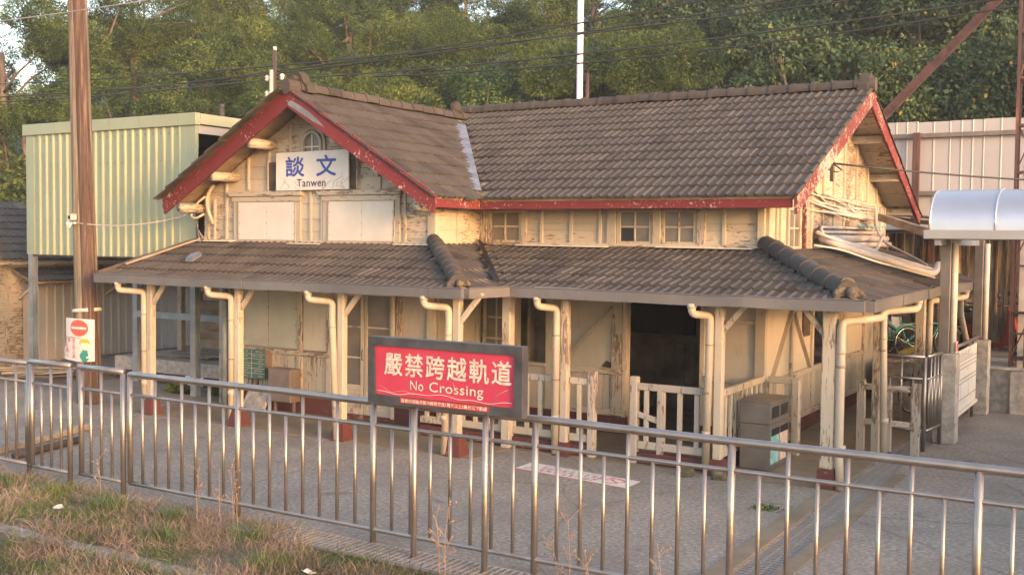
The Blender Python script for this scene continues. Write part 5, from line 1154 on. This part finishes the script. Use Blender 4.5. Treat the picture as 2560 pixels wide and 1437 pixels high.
# ------------------------------------------------------------------ bicycles and scooters on the terrace
def bicycle(label, base, ang, frame_mat):
    o = thing('bicycle', label, 'bicycle', base); M = Matrix.Translation(base) @ Matrix.Rotation(ang, 4, 'Z')
    def P(x, z, y=0): return M @ V(x, y, z)
    for cx in (-.5, .5):
        c = [P(cx+.32*math.cos(a), .33+.32*math.sin(a)) for a in np.linspace(0, 2*math.pi, 29)[:-1]]
        wl = MB().tube(c, .018, 6, closed=True).obj('wheel', 'rubber', o, smooth=True)
        MB().tube([P(cx+.295*math.cos(a), .33+.295*math.sin(a)) for a in np.linspace(0, 2*math.pi, 29)[:-1]], .008, 5, closed=True).obj('rim', 'chrome', wl, smooth=True)
        sp_ = MB()
        for a in np.linspace(0, math.pi, 8)[:-1]: sp_.tube([P(cx+.29*math.cos(a), .33+.29*math.sin(a)), P(cx-.29*math.cos(a), .33-.29*math.sin(a))], .003, 4)
        sp_.obj('spokes', 'chrome', wl)
        MB().tube([P(cx+.36*math.cos(a), .33+.36*math.sin(a)) for a in (np.linspace(.3, 2.6, 12) if cx < 0 else np.linspace(.6, 2.4, 10))], .022, 6).obj('mudguard', frame_mat, wl, smooth=True)
    for pts, r, mt in (([(.5, .33), (.42, .62), (.36, .92)], .017, frame_mat), ([(.38, .82), (.18, .48), (-.02, .30)], .024, frame_mat), ([(-.02, .30), (-.12, .62), (-.16, .80)], .017, frame_mat), ([(-.5, .33), (-.02, .30)], .012, frame_mat), ([(-.5, .33), (-.13, .62)], .01, frame_mat), ([(.36, .92), (.33, 1.02)], .014, 'chrome')):
        MB().tube([P(*q) for q in pts], r, 8).obj('frame_tube', mt, o, smooth=True)
    MB().tube([P(.22, 1.03, -.28), P(.32, 1.05, -.15), P(.35, 1.02, 0), P(.32, 1.05, .15), P(.22, 1.03, .28)], .012, 7).obj('handlebar', 'chrome', o, smooth=True)
    MB().frame(P(-.18, .84), M.to_3x3() @ V(1, 0, 0), M.to_3x3() @ V(0, 1, 0), V(0, 0, 1), .13, .08, .03, .02).obj('saddle', 'brown_seat', o)
    MB().frame(P(-.5, .72), M.to_3x3() @ V(1, 0, 0), M.to_3x3() @ V(0, 1, 0), V(0, 0, 1), .17, .06, .008, .004).obj('rear_rack', 'chrome', o)
    MB().tube([P(-.02, .30, -.1), P(-.02, .30, .1)], .07, 12).obj('crank', 'chrome', o, smooth=True)
bicycle('teal bicycle with white saddle parked behind the thick porch post', (-4.65, 23.6, .86), .35, 'teal')
bicycle('pale blue bicycle parked behind the ramp railing', (-2.15, 24.3, .86), 1.2, 'teal')
bicycle('green bicycle leaning beside the teal one on the terrace', (-4.2, 23.3, .86), .9, 'overall')
bicycle('dark bicycle standing behind the steel barrier', (-3.75, 20.9, 0), 2.4, 'black')
def scooter(label, base, ang, body):
    o = thing('scooter', label, 'scooter', base); M = Matrix.Translation(base) @ Matrix.Rotation(ang, 4, 'Z'); R3 = M.to_3x3()
    def P(x, z, y=0): return M @ V(x, y, z)
    for cx in (-.6, .62):
        MB().tube([P(cx+.2*math.cos(a), .25+.2*math.sin(a)) for a in np.linspace(0, 2*math.pi, 21)[:-1]], .055, 8, closed=True).obj('wheel', 'rubber', o, smooth=True)
        MB().tube([P(cx, .25, -.05), P(cx, .25, .05)], .12, 12).obj('hub', 'chrome', o, smooth=True)
    side = [(.45, .35), (.62, .52), (.52, .95), (.40, 1.05), (.34, .6), (.22, .34), (-.2, .32), (-.28, .62), (-.85, .80), (-.9, .66), (-.6, .45), (-.3, .3), (.3, .25)]
    m_ = MB(); n = len(side); L_ = [P(x, z, -.10) for x, z in side]; m_.prism(L_, R3 @ V(0, .20, 0)); m_.obj('bodywork', body, o)
    MB().tube([P(-.2, .74), P(-.5, .80), P(-.85, .82)], [.11, .13, .09], 10).obj('seat', 'brown_seat', o, smooth=True)
    MB().tube([P(.33, 1.12, -.33), P(.42, 1.10, 0), P(.33, 1.12, .33)], .018, 7).obj('handlebar', 'black', o, smooth=True)
    MB().tube([P(.50, .98), P(.58, .95)], [.07, .05], 12).obj('headlight', 'dark_glass', o, smooth=True)
    for s_ in (-1, 1):
        MB().tube([P(.36, 1.12, s_*.25), P(.34, 1.30, s_*.30)], .008, 5).obj('mirror_stem', 'black', o, smooth=True); MB().tube([P(.33, 1.32, s_*.30), P(.36, 1.32, s_*.30)], .055, 10).obj('mirror', 'black', o, smooth=True)
    MB().tube([P(.45, .55, 0), P(.62, .25, 0)], .03, 8).obj('front_fork', 'black', o, smooth=True)
    return o
for i, (x, y, a, b, lab) in enumerate(((-3.05, 24.0, -.5, 'red_plastic', 'red scooter parked beyond the second canopy post'), (-4.0, 24.6, -1.3, 'brown_seat', 'dark brown scooter parked behind the teal bicycle'), (-3.6, 24.9, -1.5, 'black', 'black scooter parked between the red and brown scooters'), (-1.5, 25.2, -1.35, 'black', 'black scooter parked behind the ramp railing'), (-5.2, 25.0, -1.3, 'white_pole', 'white scooter parked deepest in the bicycle shed'), (-4.6, 25.6, -1.4, 'black', 'black scooter standing at the back left of the parking'), (-2.6, 25.4, -1.45, 'red_plastic', 'dark red scooter at the back behind the canopy post'), (-5.7, 24.4, -1.2, 'brown_seat', 'brown scooter half hidden behind the porch corner'))):
    scooter(lab, (x, y, .86), a, b)
MB().beam((-4.75, 23.2, .88), (-4.3, 23.2, 1.1), .25, .16, ch=.03).obj('bag_bundle', 'tarp', None, label='yellowish tied bag below the teal bicycle', cat='bag')

# ------------------------------------------------------------------ poles, lattice mast, strut and wires behind
wp = thing('white_pole', 'slim white steel pole rising behind the main ridge', 'pole', (-13.75, 26, 0))
smooth_tube([(-13.75, 26, 0), (-13.77, 26, 12)], .085, 'pole_shaft', 'white_pole', wp, 12); smooth_tube([(-13.58, 26.1, 5), (-13.58, 26.1, 7.7)], .05, 'rusty_stub', 'rust_steel', wp, 8)
ip = thing('insulator_pole', 'rusty pole with white porcelain insulators behind the gable peak', 'pole', (-21, 22, 0))
smooth_tube([(-21.07, 22, 0), (-21.07, 22, 8.3)], .045, 'pole_shaft', 'rust_steel', ip, 8); MB().box(-21.17, -21.10, 21.9, 22.0, 4, 7.75).obj('steel_channel', 'wire_white', ip); MB().tube([(-21.07, 22, 8.28), (-21.07, 22, 8.38)], .05, 10).obj('cap_insulator', 'porcelain', ip, smooth=True)
for x in (-21.35, -20.8):
    for z in (7.55, 7.12):
        MB().tube([(x, 22, z-.09), (x, 22, z-.05), (x, 22, z-.01), (x, 22, z+.03), (x, 22, z+.08)], [.03, .075, .04, .075, .03], 12).obj('insulator', 'porcelain', ip, smooth=True)
        smooth_tube([(x, 22, z+.06), (-21.07, 22, z+.12)], .012, 'bracket', 'rust_steel', ip, 5)
lt = thing('lattice_mast', 'dark rusty lattice mast at the right edge of the picture', 'mast', (-2.4, 21.5, 0))
mx, my = -2.40, 23.0
for dx, dy in ((-.18, -.18), (.18, -.18), (.18, .18), (-.18, .18)): MB().box(mx+dx-.025, mx+dx+.025, my+dy-.025, my+dy+.025, .8, 10).obj('mast_leg', 'rust_steel', lt)
z = 1.0; k = 0
while z < 9.5:
    for (ax, ay), (bx_, by_) in (((-.18, -.18), (.18, -.18)), ((.18, -.18), (.18, .18)), ((.18, .18), (-.18, .18)), ((-.18, .18), (-.18, -.18))):
        MB().beam((mx+ax, my+ay, z), (mx+bx_, my+by_, z), .04, .04).obj('mast_strut', 'rust_steel', lt)
        if k % 2 == 0: MB().beam((mx+ax, my+ay, z), (mx+bx_, my+by_, z+.9), .025, .025).obj('mast_brace', 'rust_steel', lt)
    z += .9; k += 1
MB().box(mx-.07, mx+.07, my-.05, my+.05, .8, 10).obj('inner_pipe', 'wire_white', lt)
MB().beam((-6.2, 26.4, 5.85), (-2.9, 26.4, 9.25), .16, .18).obj('steel_strut', 'rust_red', None, label='dark red steel strut slanting up behind the right gable', cat='strut')
def wire(p0, p1, s, r, lab, mat='cable'): smooth_tube(sag(p0, p1, s, 18), r, 'overhead_wire', mat, None, 5, label=lab, cat='wire', group='overhead wires')
wire((-46, 24, 9.1), (-2, 24, 8.6), .55, .021, 'topmost dark wire crossing in front of the hillside'); wire((-44, 24, 8.25), (-21.1, 22.0, 7.5), .15, .021, 'dark wire running left from the insulator pole')
wire((-21.0, 22.0, 7.5), (6, 24, 8.9), .45, .021, 'dark wire running right from the insulator pole above the main ridge'); wire((-46, 24.5, 8.6), (4, 24.5, 9.6), .9, .021, 'thin dark wire just above the wooden pole camera height')
wire((-30, 24, 8.0), (4, 25, 10.4), .5, .021, 'dark wire climbing towards the upper right corner'); wire((-26, 13, 7.6), (-6, 13, 7.6), .28, .012, 'pale grey wire passing behind the top of the wooden pole', 'cable_grey')
wire((-36, 30, 7.6), (-16, 26, 6.4), .4, .012, 'faint wire dropping towards the gable from the left'); wire((-40, 30, 9.5), (-14, 27, 6.2), .3, .010, 'faint wire crossing the forest behind the green box'); wire((-20, 25, 7.9), (4, 25.5, 9.0), .5, .021, 'lower of the paired wires crossing the white pole')

# ------------------------------------------------------------------ vegetation
rng = np.random.default_rng(4)
def leaf_mesh(name, P, D, N, L, W, mat, bend=0.0):
    """diamond leaves: base P, direction D, normal N, length L, width W (arrays)"""
    n = len(P); S = np.cross(D, N); S /= np.linalg.norm(S, axis=1, keepdims=True)+1e-9
    v = np.empty((n, 4, 3)); v[:, 0] = P; v[:, 1] = P+D*L[:, None]*.45+S*W[:, None]*.5; v[:, 2] = P+D*L[:, None]; v[:, 3] = P+D*L[:, None]*.45-S*W[:, None]*.5
    v[:, 2, 2] -= bend*L
    me = bpy.data.meshes.new(name); me.vertices.add(4*n); me.loops.add(4*n); me.polygons.add(n)
    me.vertices.foreach_set('co', v.ravel()); me.loops.foreach_set('vertex_index', np.arange(4*n)); me.polygons.foreach_set('loop_start', np.arange(n)*4)
    me.update(calc_edges=True); me.materials.append(MAT[mat]); return me
def unit(a): return a/(np.linalg.norm(a, axis=1, keepdims=True)+1e-9)
def crown(name, kind, seed):
    r = np.random.default_rng(seed); Pl, Dl, Nl, Ll, Wl = [], [], [], [], []
    if kind == 'acacia': nc, rx, rz, per, mat = 19, 2.7, 2.1, 1500, 'leaf_acacia'
    elif kind == 'broad': nc, rx, rz, per, mat = 44, 2.5, 2.5, 480, 'leaf_broad'
    elif kind == 'bigleaf': nc, rx, rz, per, mat = 46, 2.2, 2.4, 380, 'leaf_dark'
    else: nc, rx, rz, per, mat = 26, 1.5, 1.0, 240, 'leaf_vine'
    tips = []
    for c in range(nc):
        d = unit(r.normal(size=(1, 3)))[0]; rad = r.uniform(.45, 1.0)**(.35 if kind == 'acacia' else .6)
        cen = np.array([d[0]*rx*rad, d[1]*rx*rad, d[2]*rz*rad+ (0 if kind != 'acacia' else .0)])
        tips.append(cen)
        s = r.uniform(.6, 1.0)*(1.15 if kind == 'acacia' else .9)*(.6 if kind == 'vine' else 1)
        n = int(per*s*s*1.3)
        q = unit(r.normal(size=(n, 3))); rr = r.uniform(.3, 1, n)**.25
        flat = .78 if kind == 'acacia' else .78
        q[:, 2] = np.where(q[:, 2] < 0, q[:, 2]*(.8 if kind == 'acacia' else .8), q[:, 2])
        p = cen+q*rr[:, None]*np.array([s, s, s*flat])
        if kind == 'acacia': D = unit(q*np.array([1, 1, .6])+np.array([0, 0, .25])+r.normal(size=(n, 3))*.55); L = r.uniform(.08, .17, n); W = r.uniform(.024, .045, n)
        elif kind == 'broad': D = unit(q*.7+r.normal(size=(n, 3))*.6+np.array([0, 0, .1])); L = r.uniform(.10, .18, n); W = L*r.uniform(.45, .6, n)
        elif kind == 'bigleaf': D = unit(q*.6+r.normal(size=(n, 3))*.6+np.array([0, 0, -.5])); L = r.uniform(.10, .21, n); W = L*r.uniform(.55, .8, n)
        else: D = unit(q*.6+r.normal(size=(n, 3))*.7); L = r.uniform(.10, .18, n); W = L*r.uniform(.5, .75, n)
        N = unit(q+np.array([0, 0, .7])+r.normal(size=(n, 3))*.5)
        Pl.append(p); Dl.append(D); Nl.append(N); Ll.append(L); Wl.append(W)
    me = leaf_mesh(name, np.concatenate(Pl), np.concatenate(Dl), np.concatenate(Nl), np.concatenate(Ll), np.concatenate(Wl), mat, .12)
    # limbs
    tm = MB(); rr = random.Random(seed); base = V(0, 0, -rz-2.6)
    tm.tube([base, V(rr.uniform(-.2, .2), rr.uniform(-.2, .2), -rz-.6), V(rr.uniform(-.3, .3), rr.uniform(-.3, .3), 0)], [.20, .15, .09], 8)
    for t in tips[::4]:
        a = V(0, 0, rr.uniform(-rz-.8, -.2)); b = V(t); mid = a.lerp(b, .5)+V(rr.uniform(-.35, .35), rr.uniform(-.35, .35), rr.uniform(-.3, .1)); tm.tube([a, mid, b], [.075, .05, .015], 5)
        if rr.random() < .5: continue
        e = b+V(rr.uniform(-.7, .7), rr.uniform(-.7, .7), rr.uniform(-.9, -.2)); tm.tube([b, b.lerp(e, .5)+V(rr.uniform(-.2, .2), rr.uniform(-.2, .2), .1), e], [.022, .016, .006], 4)
    return me, tm.mesh('trunk', 'pale_branch' if kind == 'acacia' else 'bark', True)
CR = {k: [crown('crown', k, 100*i+j) for j in range(n)] for i, (k, n) in enumerate((('acacia', 4), ('broad', 2), ('bigleaf', 3), ('vine', 2)))}
used = {}
def where(th):
    for lim, t in ((14, 'right of the red strut'), (19, 'behind the right gable'), (25, 'above the main ridge'), (30, 'right of the white pole'), (34, 'left of the white pole'), (39, 'right of the gable peak'), (44, 'left of the gable peak'), (50, 'above the green box'), (90, 'at the far left')):
        if th < lim: return t
def tree(kind, th, d, z, s, row, seed):
    r = random.Random(seed); a = R(th); x, y = -d*math.sin(a), d*math.cos(a)
    kn = {'acacia': ('acacia_tree', 'feathery yellow-green tree'), 'broad': ('broadleaf_tree', 'glossy green broadleaf tree'), 'bigleaf': ('mulberry_tree', 'dark big-leaved tree'), 'vine': ('vine_bush', 'low tangled bush')}[kind]
    lab = '%s %s, %s' % (kn[1], row, where(th))
    loc = (x, y, hill_h(d, th)-.3)
    o = thing(kn[0], lab, 'tree' if kind != 'vine' else 'bush', loc, 'trees on the wooded hillside'); used.setdefault(lab, []).append((-th, o))
    c, t = r.choice(CR[kind])
    M = Matrix.Translation((x, y, z)) @ Matrix.Rotation(r.uniform(0, 6.28), 4, 'Z') @ Matrix.Diagonal((s*r.uniform(.9, 1.12), s*r.uniform(.9, 1.12), s*r.uniform(.88, 1.1), 1))
    inst(c, 'crown' if kind != 'vine' else 'foliage', o, M); inst(t, 'trunk', o, M)
def kind_of(th, row, r):
    if th < 20: return 'bigleaf' if r.random() < .85 else 'broad'
    if th < 24: return r.choice(['bigleaf', 'broad', 'acacia'])
    if th < 30.5: return 'acacia'
    if th < 36.5: return 'broad' if row < 2 else 'acacia'
    return 'acacia'
tr = random.Random(21)
for row, (dd, zc, name, st) in enumerate(((2.0, 2.6, 'at the foot', 4.6), (7.5, 4.6, 'on the lower slope', 4.8), (13, 5.0, 'on the middle slope', 4.8), (19, 5.0, 'on the upper slope', 4.6), (26, 5.0, 'along the crest', 4.2))):
    th = 1.0+row*.9
    while th < 61:
        d0 = 31+9*min(1, max(0, (th-8)/45)); d = d0+dd+tr.uniform(-1.2, 1.2)
        k = kind_of(th, row, tr); s = tr.uniform(.9, 1.2)*(1.0 if row else .85)
        z = hill_h(d, th)+zc+tr.uniform(-.5, .6)-(.9 if row == 0 else 0)
        skip = (th > 51.5 and row == 3) or (th > 48.5 and row == 4) or (th > 55 and row == 2)
        if not skip: tree(k, th, d, z, s, name, tr.randint(0, 9999))
        th += st*tr.uniform(.8, 1.15)*(40/d)
# tall thin-crowned trees against the sky on the left
for th, d, z, s in ((53.0, 50, 12.2, .95), (56.6, 52, 11.0, 1.0), (50.6, 52, 13.6, .9)): tree('acacia', th, d, z, s, 'rising against the sky', int(th*10))
# vine tangle at the foot of the hill, left
for th, d, z, s in ((58, 41, 1.6, 1.6), (55.5, 39, 2.9, 1.5), (53, 40, 1.9, 1.5), (50.5, 38.5, 3.4, 1.4), (48, 38, 2.9, 1.3), (45.5, 38, 3.6, 1.2), (43, 37, 3.2, 1.2), (57, 43, 4.0, 1.4)):
    tree('vine', th, d, z+.6, s, 'at the foot', int(th*7))
for lab, L_ in used.items():
    L_.sort(key=lambda q: q[0])
    if len(L_) > 1:
        for (q, o), wd in zip(L_, {2: ('left', 'right'), 3: ('leftmost', 'middle', 'rightmost')}.get(len(L_), ['%s from left' % w_ for w_ in ('first', 'second', 'third', 'fourth', 'fifth', 'sixth')])): o['label'] = wd+' '+lab
# undergrowth over the slope
n = 60000; th = rng.uniform(0, 62, n); d0 = 31+9*np.clip((th-8)/45, 0, 1); d = d0+rng.uniform(0, 1, n)**1.2*26
hz = np.array([hill_h(a, b) for a, b in zip(d, th)]); lump = .9*np.abs(np.sin(d*1.3+th*2.1))+.6*np.abs(np.sin(th*3.7-d*.9))
P = np.stack([-d*np.sin(np.radians(th)), d*np.cos(np.radians(th)), hz+lump*rng.uniform(.3, 1.2, n)], 1)
D = unit(rng.normal(size=(n, 3))+np.array([0, -.4, .3])); N = unit(rng.normal(size=(n, 3))*.6+np.array([.2, -.6, .7])); L = rng.uniform(.18, .38, n)
fin(bpy.data.objects.new('undergrowth', leaf_mesh('undergrowth', P, D, N, L, L*rng.uniform(.4, .65, n), 'leaf_dark', .15)), None, 'dense dark undergrowth covering the hillside between the trees', 'undergrowth', kind='stuff')
# verge grass: dry and green blades
def blades(name, mat, n, dens, hmin, hmax, wd, lab, cat):
    x = rng.uniform(-16, 1.5, n*3); y = rng.uniform(4.2, 8.85, n*3)
    keep = rng.uniform(0, 1, n*3) < dens(x, y); x, y = x[keep][:n], y[keep][:n]; n = len(x)
    P = np.stack([x, y, np.full(n, -.05)], 1)
    D = unit(np.stack([rng.normal(0, .7, n), rng.normal(0, .7, n), np.ones(n)], 1)); N = unit(rng.normal(size=(n, 3))*np.array([1, 1, .1])); L = rng.uniform(hmin, hmax, n)*(.5+.5*rng.uniform(0, 1, n))
    me = leaf_mesh(name, P, D, N, L, np.full(n, wd)*rng.uniform(.6, 1.3, n), mat, .18)
    return fin(bpy.data.objects.new(name, me), None, lab, cat, kind='stuff')
def patch(x, y, a, b, c): return .5+.5*np.sin(x*a+np.sin(y*b)*1.3+c)*np.cos(y*b*.8+x*.37+c*2)
kerbm = lambda y: np.where((y > 7.0) & (y < 7.22), .28, 1.0)
edge = lambda x, y: np.clip((np.where(x < -7.6, 8.95, 8.62)-y)/.4, 0.02, 1)*np.where(x > -6.5, np.where(y > 8.35, .15, 1), 1)
blades('dry_grass', 'grass_dry', 140000, lambda x, y: np.clip(patch(x, y, 2.1, 3.0, .4)*patch(x, y, 5.3, 6.1, 1.7)*3.6-.25, .07, 1)*kerbm(y)*edge(x, y), 0.05, .34, .0055, 'dry tan grass on the verge in front of the fence', 'grass')
blades('green_grass', 'grass_green', 85000, lambda x, y: np.clip(patch(x, y, 1.5, 2.3, 2.2)*patch(x, y, 4.1, 5.3, .3)*3.6-.15, .12, 1)*kerbm(y)*edge(x, y), .05, .30, .006, 'green grass tufts on the verge in front of the fence', 'grass')
for gx_, gy_, gn_ in ((-12.6, 8.3, 240), (-11.6, 8.35, 200), (-10.5, 8.25, 260), (-9.5, 8.3, 220), (-8.2, 8.2, 180), (-10.9, 6.6, 260), (-9.0, 7.7, 200), (-7.4, 7.6, 220)):
    q = np.array([[gx_, gy_, -.03]])+rng.normal(size=(gn_, 3))*np.array([.13, .09, 0]); D = unit(rng.normal(size=(gn_, 3))*np.array([.35, .35, .1])+np.array([0, 0, 1])); L = rng.uniform(.1, .32, gn_)
    fin(bpy.data.objects.new('grass_tuft', leaf_mesh('grass_tuft', q, D, unit(rng.normal(size=(gn_, 3))*np.array([1, 1, .1])), L, np.full(gn_, .007), 'grass_green', .25)), None, 'tall green grass tuft standing out of the dry verge', 'grass tuft', group='green tufts on the verge', kind=None)
# tall dead weeds by the fence
wr_ = random.Random(9)
for i, (x, y) in enumerate([(-8.9, 8.45), (-8.75, 8.5), (-8.6, 8.42), (-11.0, 8.5), (-5.75, 8.2), (-5.65, 8.15), (-4.55, 8.3), (-4.4, 8.25), (-4.2, 8.2), (-9.1, 8.3), (-3.5, 8.2)]):
    m = MB(); h = wr_.uniform(.45, .85); top = V(x+wr_.uniform(-.08, .08), y, h); m.tube([(x, y, -.05), V(x, y, h*.5)+V(wr_.uniform(-.03, .03), 0, 0), top], [.005, .0035, .002], 5)
    for k in range(9):
        b = V(x, y, 0).lerp(top, wr_.uniform(.3, .95)); e = b+V(wr_.uniform(-.13, .13), wr_.uniform(-.08, .08), wr_.uniform(.02, .16)); m.tube([b, b.lerp(e, .6)+V(0, 0, .01), e], [.003, .0025, .004], 4)
        for j in range(3): c = b.lerp(e, wr_.uniform(.6, 1)); m.frame(c, (1, 0, 0), (0, 1, 0), (0, 0, 1), .005, .005, .007)
    m.obj('dead_weed', 'grass_dry', None, label='tall dead weed stalk standing at the foot of the fence', cat='weed', group='dead weeds along the fence')
# small weeds growing from the concrete
def tuft(p, n, h, lab):
    q = np.tile(np.array([p]), (n, 1))+rng.normal(size=(n, 3))*np.array([.07, .05, 0]); D = unit(rng.normal(size=(n, 3))*np.array([.8, .8, .2])+np.array([0, 0, .8])); L = rng.uniform(.4, 1, n)*h
    fin(bpy.data.objects.new('weed_tuft', leaf_mesh('weed_tuft', q, D, unit(rng.normal(size=(n, 3))), L, L*.3, 'grass_green', .2)), None, lab, 'weed')
tuft((-4.05, 12.55, 0), 120, .10, 'small green weed growing near the corner post foot'); tuft((-1.95, 10.15, 0), 80, .12, 'green weed in the concrete at the lower right'); tuft((-17.2, 15.2, 0), 260, .35, 'leafy weeds beside the steel post under the green box'); tuft((-16.2, 15.4, 0), 200, .3, 'leafy weeds in front of the lean-to floor'); tuft((-2.2, 23.4, .86), 260, .4, 'green weeds on the terrace behind the ramp railing')
for i, (x, y, a, lab) in enumerate(((-10.9, 7.75, .3, 'crumpled white litter in the grass below the narrow fence panel'), (-6.9, 7.55, .9, 'white scrap of litter in the grass below the long fence'), (-5.6, 7.95, .5, 'white scrap of litter near the second sign post foot'))):
    m = MB(); r = random.Random(i); m.grid([[(x+u*.045+r.uniform(-.02, .02), y+v*.045+r.uniform(-.02, .02), .04+r.uniform(0, .05)) for u in range(4)] for v in range(3)]); m.obj('litter', 'litter', None, label=lab, cat='litter')
for x, y in ((-5.55, 13.72), (-5.1, 13.78)): blob('broken_rock', (x, y, .05), .11, .09, .12, 'moss', None, int(x*10), .3)
for k, o in enumerate([q for q in bpy.data.objects if q.name.startswith('broken_rock')]): o['label'] = ('broken mortar lump left of the downpipe foot by the bin', 'broken mortar lump right of the downpipe foot by the bin')[k]; o['category'] = 'rubble'

# ------------------------------------------------------------------ thin evening haze
hz_ = MB().box(-400, 400, -400, 400, -1.3, 42).mesh('haze', 'litter'); hm = bpy.data.materials.new('haze_air'); hm.use_nodes = True; hn = hm.node_tree
for q in list(hn.nodes):
    if q.type == 'BSDF_PRINCIPLED': hn.nodes.remove(q)
pv = hn.nodes.new('ShaderNodeVolumePrincipled'); pv.inputs['Color'].default_value = (.86, .88, .92, 1); pv.inputs['Density'].default_value = .0010; pv.inputs['Anisotropy'].default_value = .2
hn.links.new(pv.outputs[0], hn.nodes['Material Output'].inputs['Volume']); hz_.materials.clear(); hz_.materials.append(hm)
fin(bpy.data.objects.new('haze', hz_), None, 'thin pale evening haze over the whole scene', 'haze', kind='stuff')
